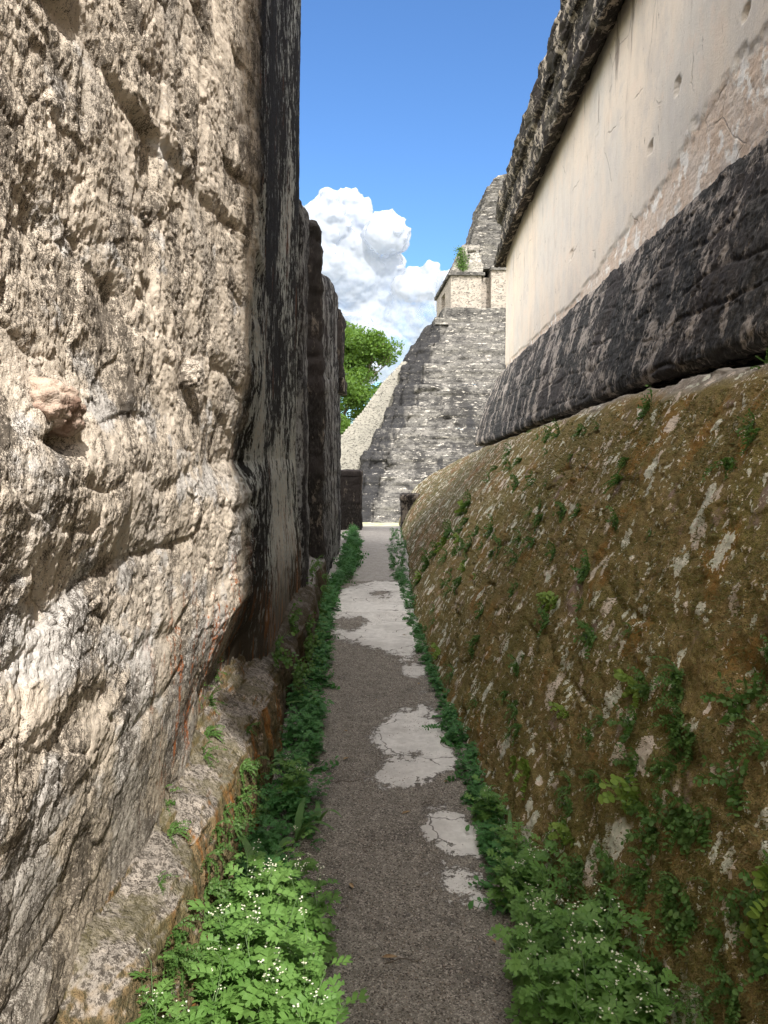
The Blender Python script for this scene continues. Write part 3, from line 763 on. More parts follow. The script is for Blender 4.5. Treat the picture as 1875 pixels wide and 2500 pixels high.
# cornice and frieze
f_sec = [(2.05, 5.66), (1.90, 5.64), (1.76, 5.53), (1.67, 5.46), (1.65, 5.58), (1.67, 5.66), (1.77, 5.72), (1.79, 5.80), (1.79, 6.28), (1.71, 6.32), (1.68, 6.40), (1.68, 6.60), (1.73, 6.70), (1.95, 6.74), (3.2, 6.8)]
P = sweep(f_sec, 280, -3.02, 17.7, 560, near=1.6, corner=.15)
q = P; zz = P[..., 2]; yl = P[..., 1]
d, r, k = courses(yl + q[..., 0], zz, .22, .34, 41, warp=.05)
amp = sm(1.98, 1.85, P[..., 0] - SL * yl)
h = .035 * fbm(q * np.array([2.2, 2.2, 3]), 4, .55) + .018 * ridged(q * np.array([6, 6, 7]), 4, .6) + .012 * fbm(q * 22, 3, .65) - .030 * (1 - sm(0, .04, d)) + .03 * (r - .5)
h = h - .09 * sm(.18, .42, fbm(q * np.array([0, 2.1, 1.2]) + 5, 3))
fa, fe = facets(q * np.array([4, 4, 6.]), .4, 16); h = h + .04 * fa
fa, fe = facets(q * 14.0, .4, 18); h = h + .014 * fa
h = h * (.25 + .75 * amp)
Pf = disp(P, h, -1 if normals(P)[100, 80][0] > 0 else 1)
top = sm(6.25, 6.7, zz); Pf[..., 2] += top * (.13 * fbm(np.stack([yl * 1.7, yl * 0, yl * 0], -1), 4) + .09 * np.round(1.3 * fbm(np.stack([yl * 2.6, yl * 0 + 4, yl * 0], -1), 2)))
child0('cornice', Pf, M['frz'], rp, flip=FL)
V, F = rough_block(3.3, 8.5, -2.9, 15.4, 1.9, 6.4, .02, .4, .05, 12); child0f('core', V, F, M['blk2'], rp)
V, F = rough_block(2.6, 9, -5.50, 7.3, -.05, 15.5, .03, .35, .06, 13, (.4, .8))  # tall unseen block, added to shade the walk and set the shadow edge
child0f('shade_block', V, F, M['temple_plaster'], rp)

# ------------------------------------------------------------------ low posts at the platform edge
def post(x0, x1, y0, y1, z1, seed, label):
    t = empty('low_wall_block', ((x0 + x1) / 2, (y0 + y1) / 2, 0)); tag(t, label, 'low wall', 'low wall blocks at the platform edge')
    V, F = rough_block(x0, x1, y0, y1, -.05, z1 - .06, .03, .03, .05, seed, (.2, .4)); child0f('body', V, F, M['blk2'], t)
    V, F = rough_block(x0 - .012, x1 + .012, y0 - .012, y1 + .012, z1 - .10, z1 + .01, .028, .025, .045, seed + 2); child0f('coping', V, F, M['blk2'], t)
post(-1.15, -.475, 15.9, 16.6, 1.19, 22, 'tall squared black stone block at the left end of the walk beside the palace wall')
post(.36, 1.0, 16.0, 16.6, .68, 25, 'low black stone block at the far end, half behind the mossy base')

# ------------------------------------------------------------------ temple pyramid
tp = empty('temple_pyramid', (5, 78, PZ), R(2.6))
tag(tp, 'tall grey stepped stone temple pyramid with shrine and roof comb across the plaza', 'temple')
# local frame: origin at tp, x east, y north. helper from the measured frame (world X, depth) -> local
TW = Matrix.Rotation(R(2.6), 4, 'Z'); TI = TW.inverted()
def loc2(x, y):
    v = TI @ Vector((x - 5, y - 78, 0)); return v.x, v.y
def elev(y):
    """tangent of the elevation of a level line measured in the photograph"""
    o_ = (1250 - y) / 1878; return (o_ * .9969 - .0786) / (.9969 + o_ * .0786)
def wallstrip(path, z0, z1, batter, res=.28, bxy=None, amp=.10, seed=0, row=.32, rown=.9, nz=None, lip=0, closed=False):
    """vertical masonry strip along a plan polyline (outward = left of travel direction); top leans in by batter"""
    path = np.array(path, float); Ps = [path[0]]
    for a, b in zip(path[:-1], path[1:]):
        n_ = max(1, int(np.linalg.norm(b - a) / res)); Ps += [a + (b - a) * (i + 1) / n_ for i in range(n_)]
    Ps = np.array(Ps); seg = np.gradient(Ps, axis=0); seg /= np.linalg.norm(seg, axis=1)[:, None] + 1e-9
    nrm = np.stack([seg[:, 1], -seg[:, 0]], -1)     # outward (right of travel)
    s_ = np.r_[0, np.cumsum(np.linalg.norm(np.diff(Ps, axis=0), axis=1))]
    nz = nz or max(4, int((z1 - z0) / (res * .5)))
    t = np.linspace(0, 1, nz)
    off = -batter * t + lip * sm(.52, .58, t)
    Pn = Ps[:, None, :] + nrm[:, None, :] * off[None, :, None]
    if bxy is not None:
        mid = (Ps[:, 0].min() + Ps[:, 0].max()) / 2; vec = np.stack([np.where(Ps[:, 0] < mid, bxy[0], -bxy[0]), np.full(len(Ps), bxy[1])], -1)
        Pn = Ps[:, None, :] + vec[:, None, :] * t[None, :, None] + nrm[:, None, :] * (lip * sm(.52, .58, t))[None, :, None]
    Z = z0 + (z1 - z0) * t[None, :] + 0 * s_[:, None]
    P = np.stack([Pn[..., 0], Pn[..., 1], Z], -1)
    d, r, k = courses(s_[:, None] + 0 * Z, Z, row, rown, 50 + seed)
    h = amp * (1.1 * fbm(P * .7 + seed, 4) + .7 * (r - .5) + .5 * fbm(P * 3.5, 3)) - amp * .5 * (1 - sm(0, .09, d))
    h -= amp * 2.5 * sm(.25, .5, fbm(P * np.array([.5, .5, .9]) + seed + 4, 3))
    P[..., :2] += nrm[:, None, :] * h[..., None]
    # inner top edge so that ledges close
    inn = Ps[:, None, :] + nrm[:, None, :] * (-batter - 2.2)
    if bxy is not None: inn = Ps[:, None, :] + vec[:, None, :] * 1.35 + np.array([0, .3])
    T = np.stack([inn[..., 0], inn[..., 1], np.full(inn.shape[:2], z1 + .0)], -1)
    P[:, -1, 2] += .06 * fbm(P[:, -1] * 1.5, 2); P = np.concatenate([P, T], 1)
    jn = np.concatenate([1 - sm(0, .06, d), np.zeros((len(s_), 1))], 1)
    return P, jn
def tpart(name, P, j, mat):
    o = mesh_obj(name, P.reshape(-1, 3), grid_faces(P.shape[0], P.shape[1]), mat, tp); add_attr(o, 'joint', j); return o
# ridge (south-west corner) in the measured frame: t in 0..1 -> X, depth
def ridge(t):
    return ip(t, [(0, -3.2), (.3, -1.75), (.52, .65), (.62, 1.2), (.73, 1.75), (.80, 2.2), (.88, 3.1), (1, 4.7)]), 66 + 10 * t
TH = 18.6; NTER = 9
for k in range(NTER):
    t0, t1 = k / NTER, (k + 1) / NTER
    x0, d0 = ridge(t0); x1, d1 = ridge(t1)
    lx, ly = loc2(x0, d0)
    bat = (10 / NTER) * .84
    E = lx + 2 * (13 - x0 * .55)                       # east end mirrors the west
    z0, z1 = TH * t0, TH * t1
    nrth = ly + 2 * (78 + 4 - d0) * .9
    path = [(lx, nrth), (lx, ly + 1.5), (lx + .8, ly + 1.5), (lx + .8, ly + .6), (lx + 2.1, ly + .6), (lx + 2.1, ly), (E - 2.3, ly), (E - 2.3, ly + 1.1), (E - .9, ly + 1.1), (E - .9, nrth)]
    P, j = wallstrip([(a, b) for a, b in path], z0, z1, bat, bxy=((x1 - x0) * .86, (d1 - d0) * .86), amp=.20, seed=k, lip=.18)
    o = tpart('terrace', P, j, M['temple']); add_attr(o, 'corner_dark', np.maximum(sm(lx + 3.4, lx + 1.4, P[..., 0]), .75 * np.exp(-((P[..., 0] - lx - 6.2 - .5 * k) / .8) ** 2) * (k < 5)))  # mask: darker by the west corner and in one upright stripe
# stairway on the west side with its smooth flank facing the camera
def stair():
    pts_px = [(700, 1230), (830, 1067), (887, 1002), (936, 933), (985, 880), (1000, 880), (1020, 880), (1060, 880), (1100, 880), (1060, 1000), (980, 1277), (700, 1277)]
    D = 75.5; P = []
    for x, y in pts_px:
        X = (x - 937.5) / 1878 * D; z = EYE + elev(y) * D - PZ
        lx, ly = loc2(X, D); P.append((lx, z))
    lx, ly = loc2(0, D); return P, ly
# flank as a displaced slab: grid in (x,z), cut along the stepped outline
def stair_mesh():
    prof, ly = stair()
    up = np.array(prof[:8]); xs = np.linspace(up[0, 0], up[-1, 0], 300)
    top = np.interp(xs, up[:, 0], up[:, 1]); stp = .26
    top = np.round(top / stp) * stp + .10 * fbm(np.stack([xs * 1.2, xs * 0, xs * 0], -1), 3)
    nz = 60; t = np.linspace(0, 1, nz)
    X = xs[:, None] + 0 * t; Z = top[:, None] * t[None]
    P = np.stack([X, X * 0 + ly, Z], -1)
    d, r, k = courses(X, Z, .42, 1.1, 77)
    P[..., 1] -= .03 * fbm(P * 1.2, 3) - .03 * (1 - sm(0, .05, d)) + .02 * (r - .5)
    W = 10.0
    back = P[:, -1].copy(); back[:, 1] = ly + W
    bb = back.copy(); bb[:, 2] = 0
    lip = P[:, -1].copy(); lip[:, 1] += .1
    P = np.concatenate([P, lip[:, None], back[:, None], bb[:, None]], 1)
    j = np.zeros(P.shape[:2]); j[:, :nz] = (1 - sm(0, .035, d)) * .8
    tpart('stairway', P, j, M['stair'])
stair_mesh()
def tblock(name, x0, x1, y0, y1, z0, z1, mat, amp=.08, res=.16, seed=0, row=(.34, .8), rnd=.06, lean=None):
    """block given in local temple metres"""
    V, F = rough_block(x0, x1, y0, y1, z0, z1, amp, res, rnd, seed, row)
    o = mesh_obj(name, V, F, mat, tp); add_attr(o, 'joint', np.zeros(len(V))); return o
sx, sy = loc2(6.55, 77)                                  # shrine south-west corner
b0 = TH - .15
tblock('shrine_base', sx - 1.6, sx + 13, sy - .9, sy + 13.6, b0, TH + .55, M['temple'], .10, seed=31)
tblock('shrine_base', sx - .75, sx + 12.5, sy - .45, sy + 13.0, TH + .5, TH + 1.55, M['temple'], .09, seed=33)
W0, W1 = TH + 1.5, TH + 4.75
tblock('shrine_wall', sx, sx + 3.05, sy, sy + 4.6, W0, W1, M['temple_plaster'], .035, seed=35)
tblock('shrine_wall', sx + .5, sx + 4.1, sy + .75, sy + 12.2, W0, W1, M['temple_plaster'], .03, seed=36)
tblock('shrine_wall', sx, sx + 1.6, sy + 7.6, sy + 12.4, W0, W1, M['temple_plaster'], .035, seed=37)
tblock('shrine_wall', sx + 3.95, sx + 9.5, sy - .25, sy + 12.6, W0, W1 + .5, M['temple_plaster'], .035, seed=38)
tblock('lintel', sx, sx + 1.2, sy + 4.5, sy + 7.7, W1 - .7, W1, M['temple_plaster'], .03, seed=39)
tblock('shrine_cornice', sx - .25, sx + 3.35, sy - .28, sy + 12.7, W1 - .02, W1 + .30, M['temple'], .05, seed=40, res=.12)
tblock('shrine_cornice', sx + 3.85, sx + 9.7, sy - .50, sy + 12.8, W1 + .48, W1 + .8, M['temple'], .05, seed=41, res=.12)
# upper facade leans back
V, F = rough_block(sx, sx + 3.2, sy, sy + 12.4, W1 + .28, W1 + 3.0, .16, .14, .12, 42, (.34, .8))
hz = (V[:, 2] - W1) / 2.8; V[:, 0] += np.where(V[:, 0] < sx + 1.6, 1.15 * np.clip(hz, 0, 1) ** 1.2 + .3 * sm(5, 12, V[:, 1] - sy), 0); V[:, 1] += np.where(V[:, 1] < sy + 6, .35 * np.clip(hz, 0, 1), 0)
V[:, 2] -= .9 * sm(3, 12, V[:, 1] - sy) * np.clip(hz, 0, 1)
o = mesh_obj('shrine_roof', V, F, M['shrine_roof'], tp); add_attr(o, 'joint', np.zeros(len(V)))
V, F = rough_block(sx + 2.9, sx + 9.4, sy + .15, sy + 12.4, W1 + .7, W1 + 3.6, .14, .16, .12, 43, (.34, .8))
o = mesh_obj('shrine_roof', V, F, M['temple'], tp); add_attr(o, 'joint', np.zeros(len(V)))
# roof comb: stepped, leaning profile
def comb():
    y_ = sy + 3.2; D = 80.5
    prof = [(1147, 590), (1156, 560), (1163, 540), (1168, 515), (1178, 492), (1181, 470), (1184, 455), (1193, 448), (1199, 436), (1208, 427), (1222, 421), (1260, 414)]
    px = np.array([((x - 937.5) / 1878 * D) for x, y in prof]); pz = np.array([EYE + elev(y) * D - PZ for x, y in prof])
    lx = np.array([loc2(x, D)[0] for x in px])
    zz = np.linspace(TH + 5.2, pz[-1], 110); xl = np.interp(zz, pz, lx)
    xr = 2 * (sx + 7.5) - xl
    n_ = 90; t = np.linspace(0, 1, n_)
    X = xl[None] + (xr - xl)[None] * t[:, None]; Z = zz[None] + 0 * X
    Yb = y_ + .12 * (Z - TH) * .3
    S = np.stack([X, Yb, Z], -1)
    depth = 8.5
    ws = np.stack([np.broadcast_to(xl, (50, len(zz))), y_ + depth * np.linspace(1, 0, 50)[:, None] + .036 * (zz - TH)[None], np.broadcast_to(zz, (50, len(zz)))], -1)
    P = np.concatenate([ws, S], 0)
    q = P; d, r, k = courses(q[..., 0] + q[..., 1], q[..., 2], .34, .7, 91)
    h = .16 * fbm(q * .8, 4) + .12 * (r - .5) + .10 * ridged(q * 2.2, 3) - .08 * (1 - sm(0, .07, d))
    P = P + normals(P) * h[..., None]
    top = P[:, -1:].copy(); top[:, :, 1] += 3; P = np.concatenate([P, top], 1)
    tpart('roof_comb', P, np.concatenate([(1 - sm(0, .06, d)), np.zeros((P.shape[0], 1))], 1), M['temple'])
comb()
# ------------------------------------------------------------------ plants
def leaf_parth(L, rnd, nl=5):
    """deeply lobed feathery leaf lying along +x, one quad strip per lobe. returns verts, faces"""
    V, F = [], []
    def bend(x): return -.45 * L * (x / L) ** 2
    def lobe(x0, x1, side, ln, ang):
        b = len(V); c, s = math.cos(ang), math.sin(ang)
        w = (x1 - x0)
        w = w * .34; pts = [(x0, 0), (x0 + c * ln * .50 - .05 * w, s * ln * .52), (x0 + c * ln * .55 - .55 * w, s * ln * .85), (x0 + c * ln, s * ln * 1.05), (x0 + c * ln * .66 + w * .75, s * ln * .66), (x0 + c * ln * .85 + w * 1.3, s * ln * .56), (x1 + c * ln * .08, s * ln * .18), (x1, 0)]
        for x, y in pts:
            z = bend(x) + .30 * abs(y) + .05 * L * math.sin(9 * y / L + rnd.random() * .3)
            V.append((x, y * side, z))
        f = tuple(range(b, b + 8)); F.append(f if side > 0 else f[::-1])
    xs = [.28 + .6 * i / nl for i in range(nl + 1)]
    prof = [.30, .46, .46, .32, .2, .12]
    for i in range(nl):
        for sd in (1, -1):
            lobe(xs[i] * L, xs[i + 1] * L * .995, sd, prof[i] * L * rnd.uniform(.85, 1.15), R(rnd.uniform(48, 62)))
    b = len(V); x0 = xs[-1] * L * .97
    for x, y in ((x0, .05 * L), (x0, -.05 * L), (x0 + .1 * L, -.075 * L), (L * 1.0, 0), (x0 + .1 * L, .075 * L)): V.append((x, y, bend(x) + .25 * abs(y)))
    F.append((b, b + 1, b + 2, b + 3, b + 4))
    b = len(V)                                                     # petiole
    for x, w in ((0, .012), (xs[0] * L, .018)):
        V.append((x, w * L, bend(x))); V.append((x, -w * L, bend(x)))
    F.append((b, b + 1, b + 3, b + 2))
    return np.array(V), F
def rotm(rz, ry, rx=0):
    return np.array((Matrix.Rotation(rz, 3, 'Z') @ Matrix.Rotation(ry, 3, 'Y') @ Matrix.Rotation(rx, 3, 'X')))
class Acc:
    def __init__(s): s.V = []; s.F = []; s.L = []; s.n = 0
    def add(s, V, F, lid=None):
        V = np.asarray(V); s.V.append(V); s.F += [tuple(i + s.n for i in f) for f in F]; s.n += len(V)
        s.L.append(np.full(len(V), random.random() if lid is None else lid))
    def merge(s, o, T=None, t=(0, 0, 0), sc_=1):
        V = np.concatenate(o.V) * sc_
        if T is not None: V = V @ T.T
        V = V + np.array(t); s.V.append(V); s.F += [tuple(i + s.n for i in f) for f in o.F]; s.n += len(V); s.L.append(np.concatenate(o.L))
    def obj(s, name, mat, parent=None, smooth=False):
        o = mesh_obj(name, np.concatenate(s.V), s.F, mat, parent, smooth); add_attr(o, 'leafid', np.concatenate(s.L)); return o
def tube(acc, pts, r0, r1, k=5):
    pts = [Vector(p) for p in pts]; V = []; F = []
    for i, p in enumerate(pts):
        d = (pts[min(i + 1, len(pts) - 1)] - pts[max(i - 1, 0)]).normalized(); a = d.orthogonal().normalized(); b = d.cross(a)
        r = r0 + (r1 - r0) * i / (len(pts) - 1)
        for j in range(k): V.append(p + (a * math.cos(2 * math.pi * j / k) + b * math.sin(2 * math.pi * j / k)) * r)
    for i in range(len(pts) - 1):
        for j in range(k): F.append((i * k + j, i * k + (j + 1) % k, (i + 1) * k + (j + 1) % k, (i + 1) * k + j))
    acc.add([tuple(v) for v in V], F)
def floret(acc, c, r):
    """tiny five-pointed white flower head"""
    V = [(0, 0, r * .35)]; a0 = random.random() * 6
    for i in range(10):
        a = a0 + i * math.pi / 5; q_ = r if i % 2 == 0 else r * .5; V.append((math.cos(a) * q_, math.sin(a) * q_, 0))
    V.append((0, 0, -r * .6))
    T = rotm(random.random() * 6, random.uniform(-.9, .9))
    F = [(0, 1 + i, 1 + (i + 1) % 10) for i in range(10)] + [(11, 1 + (i + 1) % 10, 1 + i) for i in range(10)]
    acc.add(np.array(V) @ T.T + np.array(c), F)
def make_weed(seed, H=.32, nst=4, flowers=True, Lf=.085):
    rnd = random.Random(seed); A, S, B = Acc(), Acc(), Acc()
    for s_ in range(nst):
        a = rnd.random() * 6.28; lean = rnd.uniform(.15, .55); h = H * rnd.uniform(.65, 1.1)
        P = []; p = Vector((rnd.uniform(-.02, .02), rnd.uniform(-.02, .02), 0)); d = Vector((math.cos(a) * lean * .6, math.sin(a) * lean * .6, 1)).normalized()
        nseg = 7
        for i in range(nseg + 1):
            P.append(p.copy()); p = p + d * h / nseg; d = (d + Vector((math.cos(a) * .05 + rnd.uniform(-.07, .07), math.sin(a) * .05 + rnd.uniform(-.07, .07), 0))).normalized()
        tube(S, P, .0028, .0012)
        az = rnd.random() * 6
        for i in range(1, nseg + 1):
            for rep in range(2 if i > 2 else 1):
                az += 2.4 + rnd.uniform(-.4, .4); L = Lf * rnd.uniform(.7, 1.25) * (1.15 - .55 * i / nseg)
                V, F = leaf_parth(L, rnd, 3 if i > 4 else 4)
                T = rotm(az, -rnd.uniform(.1, .95)) @ rotm(0, 0, rnd.uniform(-.4, .4))
                q_ = P[i].lerp(P[i - 1], rnd.random() * .8)
                A.add(V @ T.T + np.array(q_), F, rnd.random())
        if flowers:
            for j in range(rnd.choice((1, 2, 3))):
                b0 = P[-1].lerp(P[-3], rnd.random()); aa = rnd.random() * 6.28
                e = b0 + Vector((math.cos(aa) * rnd.uniform(.02, .05), math.sin(aa) * rnd.uniform(.02, .05), rnd.uniform(.03, .09)))
                tube(S, [b0, b0.lerp(e, .5) + Vector((0, 0, .006)), e], .0012, .0008, 4)
                for m_ in range(rnd.choice((3, 4, 6))):
                    e2 = e + Vector((rnd.uniform(-.016, .016), rnd.uniform(-.016, .016), rnd.uniform(-.004, .016)))
                    tube(S, [e, e2], .0006, .0005, 3); floret(B, e2, rnd.uniform(.0034, .0052))
                if rnd.random() < .8:
                    V, F = leaf_parth(Lf * .35, rnd, 3); A.add(V @ rotm(aa, -.6).T + np.array(b0), F, rnd.random())
    return A, S, B
def make_grass(seed, n_=6, L=.25, w=.007):
    rnd = random.Random(seed); A = Acc()
    for i in range(n_):
        a = rnd.random() * 6.28; V = []; F = []; l = L * rnd.uniform(.6, 1.1); up = rnd.uniform(.6, 1.3)
        for k in range(8):
            t = k / 7; r_ = l * t * math.cos(up) + .35 * l * t ** 2.2; z = l * math.sin(up) * t - .45 * l * t ** 3.0
            ww = w * (1 - t ** 2.2) * (.6 + 1.4 * min(t * 3, 1)) ; c, s_ = math.cos(a), math.sin(a)
            V += [(r_ * c - ww * s_, r_ * s_ + ww * c, z + ww * .3), (r_ * c + ww * s_, r_ * s_ - ww * c, z + ww * .3)]
        for k in range(7): F.append((2 * k, 2 * k + 1, 2 * k + 3, 2 * k + 2))
        A.add(V, F)
    return A
def disc_leaf(r, k=8):
    V = [(r * 1.0, 0, 0)] ; V = [(r + r * math.cos(2 * math.pi * i / k), r * math.sin(2 * math.pi * i / k) * 1.05, .12 * r * math.cos(4 * math.pi * i / k)) for i in range(k)]
    return np.array(V), [tuple(range(k))]
def make_sprig(seed, kind='fern', S_=.10):
    """small creeping plant on a wall; grows along +z local, leaves spread around; x is outward"""
    rnd = random.Random(seed); A = Acc()
    nst = rnd.choice((8, 9, 10, 11)) if kind != 'round' else rnd.choice((6, 7, 8))
    for s_ in range(nst):
        a = rnd.uniform(-2.6, 2.6); p = Vector((0, rnd.uniform(-.015, .015), rnd.uniform(-.015, .015))); d = Vector((.55, math.sin(a), math.cos(a) * .9)).normalized(); l = S_ * rnd.uniform(.3, 1.05); ns = 10 if kind == 'fern' else 7 if kind == 'round' else 6
        P = []
        for i in range(ns + 1):
            P.append(p.copy()); p = p + d * l / ns; d = (d + Vector((rnd.uniform(-.12, .10), rnd.uniform(-.2, .2), -.16))).normalized()
        tube(A, P[:: 3] + [P[-1]], .0009, .0005, 3)
        for i in range(1, ns + 1):
            side = d.cross(Vector((1, 0, 0))).normalized()
            for sg in (1, -1):
                dd = (side * sg + d * .5 + Vector((rnd.uniform(.1, .7), 0, 0))).normalized()
                rr = {'fern': .0045, 'round': .0085, 'leafy': .0075}[kind] * rnd.uniform(.7, 1.25) * (S_ / .1) ** .6
                if kind == 'round': V, F = disc_leaf(rr)
                else:
                    V = np.array([(0, 0, 0), (rr * .9, rr * .62, rr * .15), (rr * 1.7, rr * .75, 0), (rr * 2.3, rr * .1, -rr * .2), (rr * 1.7, -rr * .7, 0), (rr * .9, -rr * .6, rr * .15)]); F = [(0, 1, 2, 3, 4, 5)]
                q = dd.to_track_quat('X', 'Z').to_matrix() @ Matrix.Rotation(rnd.uniform(-.9, .9), 3, 'X')
                A.add(V @ np.array(q).T + np.array(P[i]), F, rnd.random())
    return A
# foreground weeds, each a plant of its own
protos = []
for s_ in range(5):
    A, S, B = make_weed(100 + s_, H=.34, Lf=.13, nst=(4, 5, 4, 3, 5)[s_])
    protos.append((A, S, B))
pm = [(a.obj('foliage', M['weed']), s.obj('stem', M['stem'], smooth=True), b.obj('blossoms', M['petal'])) for a, s, b in protos]
for t in pm:
    for o in t: C.objects.unlink(o)
def put_weed(i, loc, rz, s_, label, group='flowering weeds along the walk', mat=None, tilt=(0, 0), fl=True):
    e = empty('flowering_weed' if fl else 'leafy_weed', loc, rz); e.scale = (s_,) * 3; e.rotation_euler[0] = tilt[0]; e.rotation_euler[1] = tilt[1]
    tag(e, label, 'weed', group)
    for o in (pm[i] if fl else pm[i][:2]):
        c = o.copy(); C.objects.link(c); c.parent = e
    return e
LW = 'bright sunlit weed with white flower heads growing against the foot of the bench'
spots = [(-.34,1.98,.95),(-.44,2.12,.9),(-.26,2.10,.85),(-.36,2.30,.95),(-.45,2.42,.75),(-.25,2.36,.8),(-.20,1.88,.8),(-.34,2.55,.72),(-.48,1.90,.8)]
for n_, (x, y, s_) in enumerate(spots):
    put_weed(n_ % 5, (x, y, -.01), n_ * 1.7, s_, LW)
put_weed(3, (-.53, 1.66, .20), 2.0, .62, 'small lobed weed with two white flowers growing out of the gap in the bench', fl=True, tilt=(0, .25))
RW = 'shaded green weed with white flower heads at the foot of the mossy base'
spots = [(.45,1.98,.80),(.48,2.14,.78),(.44,2.62,.6),(.55,1.82,.85),(.60,2.05,.92),(.66,2.28,.85),(.52,2.45,.74),(.72,1.92,.90),(.56,2.66,.66),(.48,2.26,.70),(.80,1.78,.85),(.50,2.88,.55),(.70,2.14,.8),(.62,1.80,.8),(.86,1.62,.7)]
for n_, (x, y, s_) in enumerate(spots):
    put_weed((n_ + 2) % 5, (x, y, -.01), n_ * 2.1 + 1, s_, RW)
put_weed(1, (.45, 3.20, -.01), .4, .52, 'slender weed with few white flowers where the path narrows beside a pale slab')
put_weed(4, (-.42, 3.35, -.01), .9, .6, 'darker weed with tiny white flowers in the shade just past the sunlit clump')
# tall grass blades
for n_, (x, y, s_, rz, lab) in enumerate(((-.44, 2.62, 1.25, .3, 'broad grass blade arching over the sunlit weeds'), (-.36, 3.05, 1.1, 2, 'upright grass tuft in the shade beside the bench'), (-.28, 3.2, .9, 4, 'grass tuft leaning over the edge of the path'),
        (.56, 1.95, .95, 1, 'long grass blade folding over among the shaded weeds'), (.47, 2.60, .7, 3.3, 'thin grass blades at the left rim of the shaded weeds'), (.52, 3.05, .7, .6, 'thin grass blades standing against the mossy base'), (-.46, 3.7, 1.3, 5, 'tall grass blades in deep shade where the bench turns dark'), (-.40, 4.6, 1.2, 1.4, 'grass tuft halfway along the shaded bench'), (-.24, 2.02, 1.0, 2.2, 'grass blade bending over the front of the sunlit weeds'), (-.42, 2.05, 1.25, 5.1, 'long sunlit grass blade among the white flowers'))):
    e = make_grass(40 + n_, 3 if n_ in (0, 3) else 5, .24, .0085).obj('grass_tuft', M['grass'], smooth=True)
    e.location = (x, y, 0); e.rotation_euler[2] = rz; e.scale = (s_,) * 3; tag(e, lab, 'grass')
# undergrowth strips: nobody could count these plants
def strip(name, label, fx, y0, y1, dens, Lf, hgt, seed, mat):
    rnd = random.Random(seed); A = Acc(); smalls = []
    for i in range(6):
        a, s_, b = make_weed(seed + i, H=hgt, nst=3, flowers=False, Lf=Lf); smalls.append(a)
    others = [make_sprig(seed + 50 + i, ('leafy', 'round', 'fern')[i % 3], .10) for i in range(6)]
    y = y0
    while y < y1:
        xa, xb = fx(y); n_ = dens
        for k_ in range(n_):
            x = rnd.uniform(xa, xb); a = rnd.choice(smalls)
            s_ = rnd.uniform(.40, 1.05) * (1 + (.02 if fx(y)[0] < 0 else -.025) * y)
            if rnd.random() < .3: a = rnd.choice(others); s_ *= rnd.uniform(1.2, 2.2)
            A.merge(a, rotm(rnd.random() * 6.28, rnd.uniform(-.25, .25)), (x, y + rnd.uniform(-.06, .06), -.02), s_)
        y += .075 + .004 * y
    o = A.obj(name, mat); tag(o, label, 'undergrowth', kind='stuff'); return o
strip('undergrowth', 'dense low green undergrowth between the bench and the left edge of the path',
      lambda y: (-.56 - .06 * (y > 6), float(ip(y, [(2.2, -.22), (3, -.30), (4.2, -.36), (5.5, -.40), (7, -.50), (9, -.54), (9.6, -.40), (12, -.36), (14, -.48), (15.5, -.62)]))), 2.3, 15.4, 3, .062, .17, 300, M['weed_dark'])
strip('undergrowth', 'dense low green undergrowth along the foot of the mossy base',
      lambda y: (float(ip(y, [(2.4, .38), (3, .42), (4, .36), (5.5, .32), (7, .24), (9, .20), (9.7, .10), (12, .08), (16, .12)])), float(ip(y, FOOT)) + .04), 2.5, 16, 3, .052, .13, 400, M['weed_dark'])
# sprigs on the mossy base: sample points of the real surface
Pb = P_base; yb = Pb[..., 1]; zb = Pb[..., 2]; Nb = normals(Pb); Nb = Nb * np.where(Nb[..., 0:1] > 0, -1, 1)
def surf_at(y, z):
    d = (yb - y) ** 2 + (zb - z) ** 2; i = np.unravel_index(np.argmin(np.where(np.arange(Pb.shape[0])[:, None] < 600, d, 9)), d.shape); return Vector(Pb[i]), Vector(Nb[i])
sp_me = {}
for kind in ('fern', 'round', 'leafy'):
    sp_me[kind] = []
    for i in range(4):
        o = make_sprig(500 + i, kind, .10).obj('wall_' + ('fern' if kind == 'fern' else 'creeper' if kind == 'round' else 'sprig'), M['clover'] if kind == 'round' else M['fern']); C.objects.unlink(o); sp_me[kind].append(o)
def put_sprig(kind, p, nv, s_, label, group, i=0, spin=0):
    o = sp_me[kind][i % 4].copy(); C.objects.link(o)
    q = nv.to_track_quat('X', 'Z'); o.rotation_euler = q.to_euler(); o.location = p - nv * .004
    o.scale = (s_,) * 3; tag(o, label, 'fern' if kind == 'fern' else 'plant', group); return o
rs = random.Random(5)
special = [('fern', 2.72, 1.56, 1.3, 'bushiest bright fern high on the mossy base, below the moulding'), ('leafy', 3.55, 1.02, 1.15, 'broad-leaved sprig reaching out of the middle of the mossy base'),
 ('round', 2.32, .50, 1.25, 'yellow green round-leaved creeper rising behind the shaded weeds'), ('round', 2.62, .78, 1.2, 'yellow green round-leaved creeper hanging low down the mossy base'),
 ('round', 1.62, .62, 1.3, 'round-leaved creeper trailing down near the right edge of the mossy base'), ('fern', 3.1, 1.93, 1.0, 'pale fern growing on the top rounding of the base under the moulding'),
 ('leafy', 2.05, .90, 1.2, 'dark green fern tuft below pale lichen low on the mossy base'), ('round', 9.3, .95, 2.0, 'bright creeper patch far along the mossy base near its end'),
 ('fern', 6.2, .55, 2.2, 'yellowish fern patch halfway along the foot of the mossy base')]
for n_, (kd, y, z, s_, lab) in enumerate(special):
    p, nv = surf_at(y, z); put_sprig(kd, p, nv, s_, lab, None, n_)
    for e in range(3): 
        pass
